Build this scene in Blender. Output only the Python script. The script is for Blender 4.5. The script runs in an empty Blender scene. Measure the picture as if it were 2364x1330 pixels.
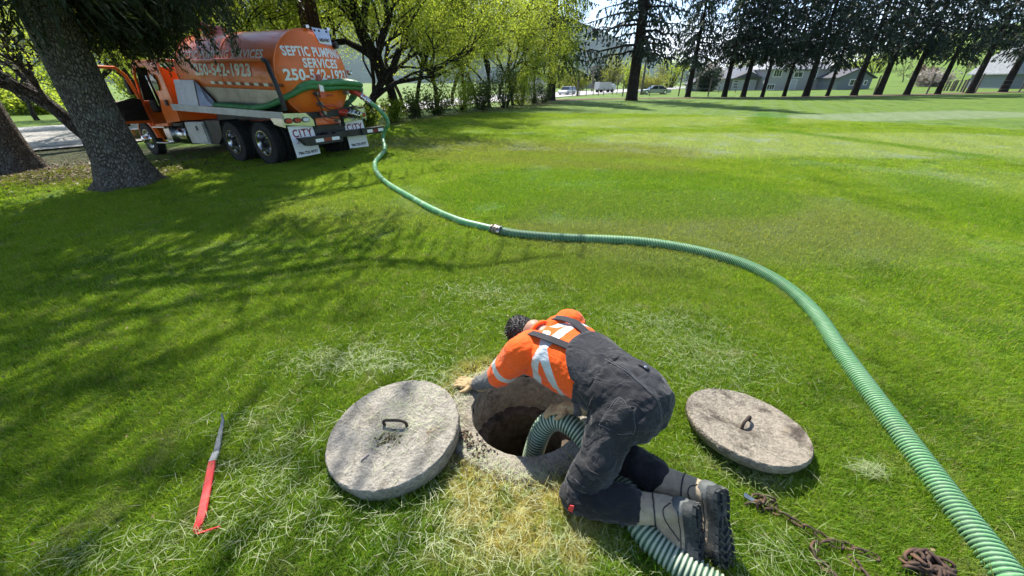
import bpy, bmesh, math, random
import numpy as np
from mathutils import Vector, Matrix, Euler, noise as mnoise
SC = bpy.context.scene
COL = SC.collection
RNG = np.random.default_rng(7)
random.seed(7)
# ------------------------------------------------------------------ camera, sky, sun
TH = math.atan(475/860); HC = 1.75; cT, sT = math.cos(TH), math.sin(TH)
cam = bpy.data.cameras.new('camera'); co = bpy.data.objects.new('camera', cam); COL.objects.link(co)
cam.sensor_width = 36; cam.lens = 36*860/2364; cam.clip_end = 9000; cam.clip_start = .05
co.location = (0, 0, HC); co.rotation_euler = (math.pi/2-TH, 0, 0); SC.camera = co
SUN_AZ = 18.0   # degrees left of the view direction
SUN_EL = 50.0
SC.view_settings.view_transform = 'Standard'; SC.view_settings.look = 'None'
SC.view_settings.gamma = 1; SC.view_settings.exposure = 1.0; SC.view_settings.use_curve_mapping = False
sv = Vector((-math.sin(math.radians(SUN_AZ))*math.cos(math.radians(SUN_EL)), math.cos(math.radians(SUN_AZ))*math.cos(math.radians(SUN_EL)), math.sin(math.radians(SUN_EL))))
sl = bpy.data.lights.new('sun', 'SUN'); sl.energy = 4.9; sl.angle = math.radians(.53); sl.color = (1, .95, .86)
so = bpy.data.objects.new('sun', sl); COL.objects.link(so); so.rotation_euler = sv.to_track_quat('Z', 'Y').to_euler(); so.location = (0, 0, 30)
W = bpy.data.worlds.new('World'); SC.world = W; W.use_nodes = True
wn, wl = W.node_tree.nodes, W.node_tree.links
bgn = wn['Background']; bgn.inputs['Strength'].default_value = .135
sky = wn.new('ShaderNodeTexSky'); sky.sky_type = 'NISHITA'; sky.sun_disc = False
sky.sun_elevation = math.radians(SUN_EL); sky.sun_rotation = math.radians(-SUN_AZ)
sky.air_density = .75; sky.dust_density = 0; sky.ozone_density = 3.0
tcw = wn.new('ShaderNodeTexCoord'); mpw = wn.new('ShaderNodeMapping'); mpw.inputs['Scale'].default_value = (1, 1, 2.6)
wl.new(tcw.outputs['Generated'], mpw.inputs['Vector'])
nzw = wn.new('ShaderNodeTexNoise'); nzw.inputs['Scale'].default_value = 3.4; nzw.inputs['Detail'].default_value = 7; nzw.inputs['Roughness'].default_value = .55
wl.new(mpw.outputs[0], nzw.inputs['Vector'])
crw = wn.new('ShaderNodeValToRGB'); crw.color_ramp.elements[0].position = .51; crw.color_ramp.elements[1].position = .66
spw = wn.new('ShaderNodeSeparateXYZ'); wl.new(tcw.outputs['Generated'], spw.inputs[0])
low = wn.new('ShaderNodeMapRange'); wl.new(spw.outputs[2], low.inputs[0]); low.inputs[1].default_value = .03; low.inputs[2].default_value = .19; low.inputs[3].default_value = .09; low.inputs[4].default_value = -.08
adw = wn.new('ShaderNodeMath'); adw.operation = 'ADD'; wl.new(nzw.outputs['Fac'], adw.inputs[0]); wl.new(low.outputs[0], adw.inputs[1])
wl.new(adw.outputs[0], crw.inputs[0])
hsw = wn.new('ShaderNodeHueSaturation'); hsw.inputs['Saturation'].default_value = .88; wl.new(sky.outputs[0], hsw.inputs['Color'])
mxw = wn.new('ShaderNodeMix'); mxw.data_type = 'RGBA'; mxw.inputs['B'].default_value = (6.2, 6.6, 7.2, 1)
wl.new(crw.outputs[0], mxw.inputs['Factor']); wl.new(hsw.outputs[0], mxw.inputs['A']); wl.new(mxw.outputs['Result'], bgn.inputs['Color'])
SC.cycles.max_bounces = 8; SC.cycles.transparent_max_bounces = 8; SC.cycles.diffuse_bounces = 4
SC.cycles.use_adaptive_sampling = True; SC.cycles.adaptive_threshold = .02
try: SC.cycles.use_denoising = True; SC.cycles.denoiser = 'OPENIMAGEDENOISE'
except Exception: pass

# ------------------------------------------------------------------ geometry helpers
def sst(a, b, x):
    t = np.clip((np.asarray(x, float)-a)/(b-a), 0, 1); return t*t*(3-2*t)
def zg(x, y):
    """height of the lawn and of the land behind it"""
    x = np.asarray(x, float); y = np.asarray(y, float)
    z = -.5*sst(0, 1, (-x-3)/12)
    z = z + .0105*np.clip(x-5, 0, 90)*sst(12, 45, y)*(1-.5*sst(60, 85, y)*(1-sst(55, 75, x)))
    d = np.hypot(x, y); az = np.degrees(np.arctan2(x, y))
    z = z + 34*sst(110, 460, d)*sst(30, 48, az) - .6*sst(70, 140, d)*(1-sst(20, 34, az))*0
    return z
def G(u, v, dz=0.0):
    """point of the ground that the photo shows at pixel u, v"""
    a = (u-1182)/860; b = (665-v)/860; dy, dd = cT+b*sT, -sT+b*cT; g = 0.0
    for _ in range(40):
        t = (g+dz-HC)/dd; g = .5*g+.5*float(zg(a*t, dy*t))
    return Vector((a*t, dy*t, g+dz))
def Zp(u, v, z):
    a = (u-1182)/860; b = (665-v)/860; dy, dd = cT+b*sT, -sT+b*cT; t = (z-HC)/dd
    return Vector((a*t, dy*t, z))
def depth(p): return p.y*cT-(p.z-HC)*sT
def tag(o, label=None, cat=None, group=None, kind=None):
    if label: o['label'] = label
    if cat: o['category'] = cat
    if group: o['group'] = group
    if kind: o['kind'] = kind
    return o
def empty(name, loc=(0, 0, 0), rot=(0, 0, 0), label=None, cat=None, group=None):
    o = bpy.data.objects.new(name, None); COL.objects.link(o); o.location = loc; o.rotation_euler = rot
    o.empty_display_size = .1
    return tag(o, label, cat, group)
def mesh_np(name, V, F, smooth=True):
    """F: list of arrays (n,k) of equal face size"""
    me = bpy.data.meshes.new(name); V = np.asarray(V, np.float32)
    if not isinstance(F, list): F = [F]
    F = [np.asarray(f, np.int32) for f in F if len(f)]
    me.vertices.add(len(V)); me.vertices.foreach_set('co', V.ravel())
    tot = sum(f.size for f in F); nf = sum(len(f) for f in F)
    me.loops.add(tot); me.polygons.add(nf)
    me.loops.foreach_set('vertex_index', np.concatenate([f.ravel() for f in F]))
    sizes = np.concatenate([np.full(len(f), f.shape[1], np.int32) for f in F])
    st = np.concatenate([[0], np.cumsum(sizes)[:-1]]).astype(np.int32)
    me.polygons.foreach_set('loop_start', st)
    me.polygons.foreach_set('use_smooth', np.full(nf, smooth))
    me.update(calc_edges=True); me.validate(); return me
def link(name, me, mat=None, parent=None, loc=None):
    o = bpy.data.objects.new(name, me); COL.objects.link(o)
    if mat is not None: me.materials.clear(); [me.materials.append(m) for m in (mat if isinstance(mat, (list, tuple)) else [mat])]
    if parent is not None: o.parent = parent
    if loc is not None: o.location = loc
    return o
class MB:
    """collects shapes and links them as one mesh object"""
    def __init__(s): s.V = []; s.Q = []; s.n = 0; s.mi = []; s.cur = 0; s.P = []
    def add(s, V, F):
        V = np.asarray(V, float).reshape(-1, 3)
        for f in F: s.P.append([i+s.n for i in f]); s.mi.append(s.cur)
        s.V.append(V); s.n += len(V); return s
    def box(s, c, d, R=None, taper=None):
        v = np.array([[x, y, z] for x in (-.5, .5) for y in (-.5, .5) for z in (-.5, .5)])*np.array(d)
        if taper: v[v[:, 2] > 0, :2] *= taper
        if R is not None: v = v @ np.array(R.to_3x3()).T
        v = v+np.array(c)
        return s.add(v, [(0, 1, 3, 2), (4, 6, 7, 5), (0, 4, 5, 1), (2, 3, 7, 6), (0, 2, 6, 4), (1, 5, 7, 3)])
    def poly(s, pts, off):
        """prism of a flat outline pts moved by off"""
        p = np.array(pts, float); n = len(p); q = p+np.array(off)
        return s.add(np.vstack([p, q]), [tuple(range(n))[::-1], tuple(range(n, 2*n))]+[(i, (i+1) % n, (i+1) % n+n, i+n) for i in range(n)])
    def tube(s, path, r, k=10, caps=True):
        path = [Vector(p) for p in path]; n = len(path)
        if not hasattr(r, '__len__'): r = [r]*n
        V = []; up = None
        for i, p in enumerate(path):
            t = (path[min(i+1, n-1)]-path[max(i-1, 0)]).normalized()
            if up is None: up = t.orthogonal().normalized()
            else:
                up = up-t*up.dot(t)
                up = up.normalized() if up.length > 1e-6 else t.orthogonal().normalized()
            w = t.cross(up)
            for j in range(k):
                a = 2*math.pi*j/k; V.append(p+(up*math.cos(a)+w*math.sin(a))*r[i])
        F = [(i*k+j, i*k+(j+1) % k, (i+1)*k+(j+1) % k, (i+1)*k+j) for i in range(n-1) for j in range(k)]
        if caps: F += [tuple(range(k))[::-1], tuple(range((n-1)*k, n*k))]
        return s.add([tuple(v) for v in V], F)
    def lathe(s, c, ax, prof, k=24, caps=False):
        """prof: (along, radius) about axis ax through c"""
        ax = Vector(ax).normalized(); u = ax.orthogonal().normalized(); w = ax.cross(u); c = Vector(c)
        V = [tuple(c+ax*h+(u*math.cos(2*math.pi*j/k)+w*math.sin(2*math.pi*j/k))*r) for h, r in prof for j in range(k)]
        n = len(prof); F = [(i*k+j, i*k+(j+1) % k, (i+1)*k+(j+1) % k, (i+1)*k+j) for i in range(n-1) for j in range(k)]
        if caps: F += [tuple(range(k))[::-1], tuple(range((n-1)*k, n*k))]
        return s.add(V, F)
    def loft(s, secs, k=24, p=2.2):
        """secs: (centre, half-width vector, half-depth vector)"""
        V = []
        for c, a, b in secs:
            c, a, b = Vector(c), Vector(a), Vector(b)
            for j in range(k):
                t = 2*math.pi*j/k; ct, st = math.cos(t), math.sin(t)
                V.append(tuple(c+a*math.copysign(abs(ct)**(2/p), ct)+b*math.copysign(abs(st)**(2/p), st)))
        n = len(secs); F = [(i*k+j, i*k+(j+1) % k, (i+1)*k+(j+1) % k, (i+1)*k+j) for i in range(n-1) for j in range(k)]
        F += [tuple(range(k))[::-1], tuple(range((n-1)*k, n*k))]
        return s.add(V, F)
    def ball(s, c, r, R=None, k=16, m=10):
        r = (r, r, r) if not hasattr(r, '__len__') else r
        V = []
        for i in range(m+1):
            f = math.pi*i/m
            for j in range(k):
                t = 2*math.pi*j/k; v = Vector((math.sin(f)*math.cos(t)*r[0], math.sin(f)*math.sin(t)*r[1], math.cos(f)*r[2]))
                if R is not None: v = R @ v
                V.append(tuple(v+Vector(c)))
        return s.add(V, [(i*k+j, (i+1)*k+j, (i+1)*k+(j+1) % k, i*k+(j+1) % k) for i in range(m) for j in range(k)])
    def mesh(s, name, smooth=None):
        me = bpy.data.meshes.new(name); me.from_pydata(np.vstack(s.V).tolist(), [], s.P)
        me.polygons.foreach_set('material_index', s.mi)
        bm = bmesh.new(); bm.from_mesh(me); bmesh.ops.recalc_face_normals(bm, faces=bm.faces)
        if smooth:
            for f in bm.faces: f.smooth = True
            for e in bm.edges:
                if len(e.link_faces) == 2 and e.calc_face_angle(0) > math.radians(smooth): e.smooth = False
        bm.to_mesh(me); bm.free(); return me
    def build(s, name, mat=None, parent=None, smooth=None, bevel=0, loc=None):
        o = link(name, s.mesh(name, smooth), mat, parent, loc)
        if bevel:
            m = o.modifiers.new('bevel', 'BEVEL'); m.width = bevel; m.segments = 2; m.limit_method = 'ANGLE'; m.angle_limit = math.radians(50)
        return o
def bez(P, n):
    """Catmull-Rom through P, n points evenly spaced"""
    P = [np.array(p, float) for p in P]; P = [2*P[0]-P[1]]+P+[2*P[-1]-P[-2]]; out = []
    for i in range(1, len(P)-2):
        for t in np.linspace(0, 1, 24, endpoint=False):
            a, b, c, d = P[i-1:i+3]
            out.append(.5*((2*b)+(-a+c)*t+(2*a-5*b+4*c-d)*t*t+(-a+3*b-3*c+d)*t**3))
    out.append(P[-2]); out = np.array(out); L = np.concatenate([[0], np.cumsum(np.linalg.norm(np.diff(out, axis=0), axis=1))])
    s = np.linspace(0, L[-1], n); return np.stack([np.interp(s, L, out[:, k]) for k in range(3)], 1), L[-1]
def copy_tree(o, parent=None):
    c = o.copy(); COL.objects.link(c)
    if parent is not None: c.parent = parent
    for ch in list(o.children): copy_tree(ch, c)
    return c
def applied(o, name=None):
    """replace the object's mesh by its evaluated one"""
    dg = bpy.context.evaluated_depsgraph_get(); me = bpy.data.meshes.new_from_object(o.evaluated_get(dg)); o.modifiers.clear(); o.data = me; return o

# ------------------------------------------------------------------ material helpers
class NT:
    def __init__(s, nt): s.t = nt; s.n = nt.nodes; s.l = nt.links
    def new(s, t, **kw):
        n = s.n.new(t)
        for k, v in kw.items():
            if k.startswith('_'): setattr(n, k[1:], v)
            else: s.put(n.inputs[k], v)
        return n
    def put(s, i, v):
        if isinstance(v, bpy.types.NodeSocket): s.l.new(v, i)
        elif v is not None:
            if hasattr(i.default_value, '__len__') and not hasattr(v, '__len__'): v = [v]*len(i.default_value)
            if hasattr(i.default_value, '__len__') and len(i.default_value) == 4 and len(v) == 3: v = (*v, 1)
            i.default_value = v
    def math(s, op, a, b=None, c=None, clamp=False):
        n = s.n.new('ShaderNodeMath'); n.operation = op; n.use_clamp = clamp; s.put(n.inputs[0], a)
        if b is not None: s.put(n.inputs[1], b)
        if c is not None: s.put(n.inputs[2], c)
        return n.outputs[0]
    def vm(s, op, a, b=None, sc=None):
        n = s.n.new('ShaderNodeVectorMath'); n.operation = op; s.put(n.inputs[0], a)
        if b is not None: s.put(n.inputs[1], b)
        if sc is not None: s.put(n.inputs['Scale'], sc)
        return n.outputs['Value'] if op in ('DOT_PRODUCT', 'LENGTH', 'DISTANCE') else n.outputs[0]
    def noise(s, vec, scale, detail=4, rough=.5, dist=0.0, out='Fac'):
        n = s.n.new('ShaderNodeTexNoise'); s.put(n.inputs['Vector'], vec)
        n.inputs['Scale'].default_value = scale; n.inputs['Detail'].default_value = detail; n.inputs['Roughness'].default_value = rough; n.inputs['Distortion'].default_value = dist
        return n.outputs[out]
    def ramp(s, f, lo, hi, a=0.0, b=1.0):
        n = s.n.new('ShaderNodeMapRange'); s.put(n.inputs[0], f)
        for k, v in zip((1, 2, 3, 4), (lo, hi, a, b)): n.inputs[k].default_value = v
        n.interpolation_type = 'SMOOTHSTEP'; return n.outputs[0]
    def mix(s, f, a, b, mode='MIX'):
        n = s.n.new('ShaderNodeMix'); n.data_type = 'RGBA'; n.blend_type = mode; s.put(n.inputs['Factor'], f); s.put(n.inputs['A'], a); s.put(n.inputs['B'], b); return n.outputs['Result']
    def bump(s, h, strength=.5, dist=.01):
        n = s.n.new('ShaderNodeBump'); s.put(n.inputs['Height'], h); n.inputs['Strength'].default_value = strength; n.inputs['Distance'].default_value = dist; return n.outputs[0]
def newmat(name):
    m = bpy.data.materials.new(name); m.use_nodes = True; n = NT(m.node_tree); p = m.node_tree.nodes['Principled BSDF']; return m, n, p
def simple(name, col, rough=.5, metal=0, var=.25, vs=8, bump=0, bs=60, coat=0, spec=.5, dirt=None, bd=.004, coord='Object'):
    """paint, metal, rubber, cloth: colour with mottling, dirt and a little relief"""
    m, n, p = newmat(name); tc = n.new('ShaderNodeTexCoord').outputs[coord]
    f = n.noise(tc, vs, 6, .6)
    c = n.mix(n.ramp(f, .3, .7), [x*(1-var) for x in col], [min(1, x*(1+var*.6)) for x in col])
    r = rough
    if dirt:
        g = n.ramp(n.noise(tc, dirt[1], 7, .65), .5, .68); c = n.mix(n.math('MULTIPLY', g, dirt[2]), c, dirt[0]); r = n.math('ADD', rough, n.math('MULTIPLY', g, .25))
    n.put(p.inputs['Base Color'], c); n.put(p.inputs['Roughness'], r); p.inputs['Metallic'].default_value = metal
    p.inputs['Coat Weight'].default_value = coat; p.inputs['Coat Roughness'].default_value = .06; p.inputs['Specular IOR Level'].default_value = spec
    if bump: n.put(p.inputs['Normal'], n.bump(n.noise(tc, bs, 5, .6), bump, bd))
    return m
def leafmat(name, col, trans, mixf=.45, scale=1.2, var=.5):
    m, n, p = newmat(name); geo = n.new('ShaderNodeNewGeometry'); tc = geo.outputs['Position']
    f = n.ramp(n.noise(tc, scale, 3, .6), .3, .7); rnd = geo.outputs['Random Per Island']
    f = n.math('MULTIPLY', n.math('ADD', f, rnd), .5)
    c = n.mix(f, [x*(1-var) for x in col], [x*(1+var) for x in col]); t = n.mix(f, [x*(1-var*.6) for x in trans], [min(1, x*(1+var*.6)) for x in trans])
    n.put(p.inputs['Base Color'], c); p.inputs['Roughness'].default_value = .55; p.inputs['Specular IOR Level'].default_value = .3
    tr = n.new('ShaderNodeBsdfTranslucent'); n.put(tr.inputs[0], t); mx = n.new('ShaderNodeMixShader'); mx.inputs[0].default_value = mixf
    n.l.new(p.outputs[0], mx.inputs[1]); n.l.new(tr.outputs[0], mx.inputs[2]); n.l.new(mx.outputs[0], m.node_tree.nodes['Material Output'].inputs[0]); return m

# lawn colour, shared by the ground sheet and the blades
HOLE = Vector((.08, 1.61, 0))
def lawn_group():
    g = bpy.data.node_groups.new('lawn_colour', 'ShaderNodeTree')
    g.interface.new_socket('Color', in_out='OUTPUT', socket_type='NodeSocketColor'); g.interface.new_socket('Dry', in_out='OUTPUT', socket_type='NodeSocketFloat')
    n = NT(g); out = n.new('NodeGroupOutput'); pos = n.new('ShaderNodeNewGeometry').outputs['Position']
    xy = n.vm('MULTIPLY', pos, (1, 1, 0))
    big = n.ramp(n.noise(xy, .35, 4, .6), .35, .65); mid = n.ramp(n.noise(xy, 1.7, 4, .6), .35, .65); fine = n.noise(xy, 14, 4, .7)
    c = n.mix(big, (.130, .255, .020), (.215, .350, .026)); c = n.mix(n.math('MULTIPLY', mid, .6), c, (.25, .37, .03)); pt = n.noise(xy, 4.5, 5, .7); c = n.mix(n.ramp(pt, .52, .66, 0, .75), c, (.32, .34, .15)); c = n.mix(n.ramp(pt, .46, .32, 0, .7), c, (.045, .14, .006)); c = n.mix(n.ramp(n.noise(xy, .9, 5, .65), .52, .66, 0, .8), c, (.055, .15, .006))
    def seg(a, b, r, soft):
        """1 inside a mown lane that runs from a to b"""
        a = Vector((a[0], a[1], 0)); b = Vector((b[0], b[1], 0)); d = b-a
        w = n.vm('ADD', xy, n.vm('SCALE', n.vm('SUBTRACT', n.noise(xy, .6, 3, .6, out='Color'), (.5, .5, .5)), sc=soft*1.2))
        w = n.vm('MULTIPLY', w, (1, 1, 0)); ap = n.vm('SUBTRACT', w, tuple(a)); t = n.math('MULTIPLY', n.vm('DOT_PRODUCT', ap, tuple(d)), 1/d.length_squared, clamp=True)
        q = n.vm('SCALE', tuple(d), sc=t); dist = n.vm('LENGTH', n.vm('SUBTRACT', ap, q)); return n.ramp(dist, r-soft, r+soft, 1, 0)
    silver = (.37, .44, .26); lush = (.085, .235, .003); tan = (.22, .23, .10)
    for A, B, r, col, k, soft in [((1560, 330), (2330, 330), 2.7, silver, .95, .5), ((1350, 285), (2300, 262), 2.2, silver, .75, .6), ((2150, 420), (2364, 420), 1.1, silver, .4, .5), ((900, 330), (1500, 350), 1.5, tan, .8, .8),
                               ((1000, 360), (1560, 395), .6, tan, .7, .5), ((1300, 520), (1900, 520), .9, tan, .75, .35), ((1450, 505), (1843, 505), 1.6, (.24, .28, .14), .65, .25), ((1230, 440), (1590, 437), 1.75, lush, .6, .22),
                               ((1780, 262), (1770, 285), .9, lush, .95, .3), ((1790, 300), (2250, 360), .42, lush, .85, .25), ((2130, 420), (2364, 520), .7, lush, .6, .3), ((1500, 620), (1180, 600), .5, tan, .35, .5), ((700, 480), (900, 500), .7, tan, .4, .6)]:
        a = G(*A); b = G(*B); c = n.mix(n.math('MULTIPLY', seg(a, b, r, soft), k), c, col)
    # narrow stripes left by the mower in the far right part
    st = n.math('SINE', n.math('ADD', n.math('MULTIPLY', n.vm('DOT_PRODUCT', xy, (.86, -.51, 0)), 5.2), n.math('MULTIPLY', n.noise(xy, .5, 2), 4)))
    far = n.ramp(n.vm('DOT_PRODUCT', xy, (.5, .86, 0)), 11, 16); c = n.mix(n.math('MULTIPLY', n.ramp(st, -.4, .9, 0, .33), far), c, (.24, .33, .12))
    # dead grass round the manhole
    hp = n.vm('SUBTRACT', xy, (HOLE.x, HOLE.y, 0)); hw = n.vm('ADD', hp, n.vm('SCALE', n.vm('SUBTRACT', n.noise(xy, 5, 4, .7, out='Color'), (.5, .5, .5)), sc=.42))
    d1 = n.ramp(n.vm('LENGTH', n.vm('MULTIPLY', n.vm('SUBTRACT', hw, (-.03, -.55, 0)), (1.0, 1.2, 0))), .28, .50, 1, 0)
    d2 = n.ramp(n.vm('LENGTH', n.vm('MULTIPLY', hw, (1, 1, 0))), .50, .66, 1, 0)
    dry = n.math('MULTIPLY', n.math('MAXIMUM', d1, n.math('MULTIPLY', d2, .85)), n.ramp(n.noise(xy, 8, 4, .7), .36, .52, .35, 1)); c2 = n.mix(n.ramp(fine, .35, .6), (.50, .38, .14), (.80, .70, .40))
    c = n.mix(dry, c, c2)
    # bare dirt and needles under the firs and the hedge
    dirt = seg(G(-150, 395), G(330, 405), 1.0, .6); dirt = n.math('MAXIMUM', dirt, seg(G(60, 400), G(160, 355), 1.9, .5)); dirt = n.math('MAXIMUM', dirt, seg(G(330, 350), G(600, 335), .9, .7))
    c = n.mix(n.math('MULTIPLY', dirt, n.ramp(fine, .25, .5)), c, (.085, .062, .040))
    n.l.new(c, out.inputs[0]); n.l.new(dry, out.inputs[1]); return g
LAWN = lawn_group()
def lawn_mats():
    m, n, p = newmat('lawn_ground'); g = n.new('ShaderNodeGroup'); g.node_tree = LAWN; pos = n.new('ShaderNodeNewGeometry').outputs['Position']
    f = n.noise(pos, 55, 5, .75); f2 = n.noise(pos, 9, 5, .7); f3 = n.noise(pos, 2.2, 4, .6)
    c = n.mix(n.ramp(f, .3, .7), n.mix(.55, g.outputs[0], (.02, .04, .008)), g.outputs[0])
    c = n.mix(n.ramp(f2, .3, .7, .25, 0), c, (.03, .055, .012)); c = n.mix(n.ramp(f3, .3, .7, .3, 0), c, (.03, .07, .012))
    n.put(p.inputs['Base Color'], c); p.inputs['Roughness'].default_value = .8; p.inputs['Specular IOR Level'].default_value = .15
    h = n.math('ADD', n.math('MULTIPLY', f, .5), n.math('MULTIPLY', f2, 1.2)); n.put(p.inputs['Normal'], n.bump(h, .9, .06))
    b, n, p = newmat('grass_blade'); g = n.new('ShaderNodeGroup'); g.node_tree = LAWN
    at = n.new('ShaderNodeAttribute', _attribute_name='tint'); t = at.outputs['Fac']
    ln = n.new('ShaderNodeAttribute', _attribute_name='along').outputs['Fac']
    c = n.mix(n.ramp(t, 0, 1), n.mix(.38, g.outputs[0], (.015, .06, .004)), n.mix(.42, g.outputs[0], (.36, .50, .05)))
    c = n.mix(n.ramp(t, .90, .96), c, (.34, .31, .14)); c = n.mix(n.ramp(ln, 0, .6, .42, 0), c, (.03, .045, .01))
    n.put(p.inputs['Base Color'], c); p.inputs['Roughness'].default_value = .6; p.inputs['Specular IOR Level'].default_value = .12
    tr = n.new('ShaderNodeBsdfTranslucent'); n.put(tr.inputs[0], n.mix(1.0, c, (1.9, 1.8, .7), 'MULTIPLY')); mx = n.new('ShaderNodeMixShader'); mx.inputs[0].default_value = .45
    n.l.new(p.outputs[0], mx.inputs[1]); n.l.new(tr.outputs[0], mx.inputs[2]); n.l.new(mx.outputs[0], b.node_tree.nodes['Material Output'].inputs[0])
    return m, b
M_LAWN, M_BLADE = lawn_mats()
def clipmat():
    m, n, p = newmat('cut_grass'); geo = n.new('ShaderNodeNewGeometry'); r = geo.outputs['Random Per Island']
    c = n.mix(r, (.22, .33, .10), (.52, .54, .30)); n.put(p.inputs['Base Color'], c); p.inputs['Roughness'].default_value = .5
    tr = n.new('ShaderNodeBsdfTranslucent'); n.put(tr.inputs[0], c); mx = n.new('ShaderNodeMixShader'); mx.inputs[0].default_value = .3
    n.l.new(p.outputs[0], mx.inputs[1]); n.l.new(tr.outputs[0], mx.inputs[2]); n.l.new(mx.outputs[0], m.node_tree.nodes['Material Output'].inputs[0]); return m
M_CLIP = clipmat()
def concrete(name, crack=0.0, *, light=(.385, .355, .295), dark=(.14, .125, .095), stain=.75, ss=3.0):
    m, n, p = newmat(name); tc = n.new('ShaderNodeTexCoord').outputs['Object']
    a = n.noise(tc, 28, 8, .75); b = n.noise(tc, ss, 5, .65); v = n.new('ShaderNodeTexVoronoi', Vector=tc, Scale=70.0).outputs['Distance']
    c = n.mix(n.ramp(a, .35, .62), [x*.62 for x in light], light); c = n.mix(n.math('MULTIPLY', n.ramp(b, .48, .68), stain), c, dark)
    c = n.mix(n.ramp(n.noise(tc, 95, 3, .7), .58, .70, 0, .75), c, (.07, .06, .05)); c = n.mix(n.ramp(n.noise(tc, 7, 6, .7), .58, .7, 0, .65), c, (.22, .165, .09))
    
    if crack:
        vq = n.vm('ADD', n.vm('SCALE', tc, sc=5.5), n.vm('SCALE', n.noise(tc, 9, 5, .7, out='Color'), sc=1.1)); vc = n.new('ShaderNodeTexVoronoi', Vector=vq, Scale=1.0); vc.feature = 'DISTANCE_TO_EDGE'
        ck = n.math('MULTIPLY', n.ramp(vc.outputs['Distance'], .0, .035, 1, 0), n.ramp(n.noise(tc, 3.3, 3), .42, .55)); c = n.mix(n.math('MULTIPLY', ck, crack), c, (.03, .025, .02))
    n.put(p.inputs['Base Color'], c); p.inputs['Roughness'].default_value = .92; p.inputs['Specular IOR Level'].default_value = .2
    n.put(p.inputs['Normal'], n.bump(n.math('ADD', a, n.math('MULTIPLY', v, .5)), .9, .012)); return m
def bark(name, a=(.16, .135, .115), b=(.035, .028, .024), sx=9, sz=2.2, lichen=.0, scale=1):
    m, n, p = newmat(name); tc = n.new('ShaderNodeTexCoord').outputs['Object']; q = n.vm('MULTIPLY', tc, (scale, scale, scale*sz/sx))
    q = n.vm('ADD', q, n.vm('SCALE', n.noise(q, 5, 3, out='Color'), sc=.12))
    v = n.new('ShaderNodeTexVoronoi', Vector=q, Scale=float(sx)); v.feature = 'DISTANCE_TO_EDGE'; e = v.outputs['Distance']; f = n.noise(tc, 30, 6, .7); g = n.noise(tc, 4, 4, .6)
    c = n.mix(n.ramp(e, .0, .22), b, a); c = n.mix(n.ramp(f, .3, .7, .6, 0), c, b); c = n.mix(n.ramp(g, .5, .7, 0, lichen), c, (.30, .31, .27))
    n.put(p.inputs['Base Color'], c); p.inputs['Roughness'].default_value = .95; p.inputs['Specular IOR Level'].default_value = .1
    n.put(p.inputs['Normal'], n.bump(n.math('ADD', n.ramp(e, 0, .3), n.math('MULTIPLY', f, .4)), 1.0, .05)); return m
M_BARK = bark('fir_bark', (.36, .32, .27), (.075, .062, .05), 26, 11, .5); M_BARK2 = bark('dark_bark', (.075, .06, .05), (.018, .015, .013), 14, 4)
M_BARK3 = bark('grey_bark', (.12, .10, .085), (.03, .025, .022), 12, 4, .3); M_BARK4 = bark('red_bark', (.20, .10, .06), (.05, .028, .02), 10, 2.0)
M_NEEDLE = leafmat('fir_needles', (.026, .036, .014), (.045, .060, .015), .25, .9, .6); M_NEEDLE2 = leafmat('spruce_needles', (.026, .044, .026), (.03, .05, .022), .2, .6, .5)
M_LEAF = leafmat('spring_leaves', (.115, .165, .026), (.50, .60, .055), .55, .5, .45); M_LEAF2 = leafmat('shrub_leaves', (.055, .085, .022), (.14, .20, .04), .45, .8, .5)
M_LEAF3 = leafmat('yellow_leaves', (.20, .20, .04), (.40, .42, .06), .4, .5, .3); M_BLOSSOM = leafmat('pale_blossom', (.42, .36, .33), (.4, .35, .3), .3, .8, .35); M_PINKB = leafmat('pink_blossom', (.20, .13, .11), (.22, .15, .12), .3, .8, .35)
M_GREY = leafmat('young_twigs', (.16, .15, .10), (.2, .2, .1), .3, .6, .4)

# ------------------------------------------------------------------ ground sheet, road, hills
def build_ground():
    K = 220; rs = [.43]
    while rs[-1] < 900: rs.append(rs[-1]*1.035+.008)
    rs = np.array(rs); a = np.linspace(0, 2*math.pi, K, endpoint=False)
    X = HOLE.x+rs[:, None]*np.cos(a); Y = HOLE.y+rs[:, None]*np.sin(a); Zz = zg(X, Y)
    nz = np.array([mnoise.noise(Vector((x*.9, y*.9, 3))) for x, y in zip(X[:95].ravel(), Y[:95].ravel())]).reshape(X[:95].shape)
    Zz[:95] += nz*.018*sst(.5, 1.5, rs[:95])[:, None]
    Zz[0] -= .06
    V = np.stack([X, Y, Zz], -1).reshape(-1, 3); i = np.arange(len(rs)-1)[:, None]*K; j = np.arange(K)[None]; j2 = (j+1) % K
    F = np.stack([i+j, i+K+j, i+K+j2, i+j2], -1).reshape(-1, 4)
    return tag(link('lawn_ground', mesh_np('lawn_ground', V, F), M_LAWN), 'mown green lawn with pale mower stripes, rising to a low hill far off', kind='structure')
build_ground()
def strip(name, pts, w, mat, dz=.012, n=60, label=None):
    P, L = bez(pts, n); V = []
    for i, p in enumerate(P):
        t = P[min(i+1, n-1)]-P[max(i-1, 0)]; q = np.array([-t[1], t[0], 0])/np.hypot(t[0], t[1])
        for s in np.linspace(-.5, .5, 7):
            x, y = (p+q*w*s)[:2]; V.append((x, y, float(zg(x, y))+dz+.05))
    F = [(i*7+k, i*7+k+1, i*7+k+8, i*7+k+7) for i in range(n-1) for k in range(6)]
    return tag(link(name, mesh_np(name, V, np.array(F)), mat), label, kind='structure')
M_ASPH = simple('worn_asphalt', (.42, .41, .39), .9, var=.15, vs=.5, bump=.4, bs=30, spec=.2)
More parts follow.
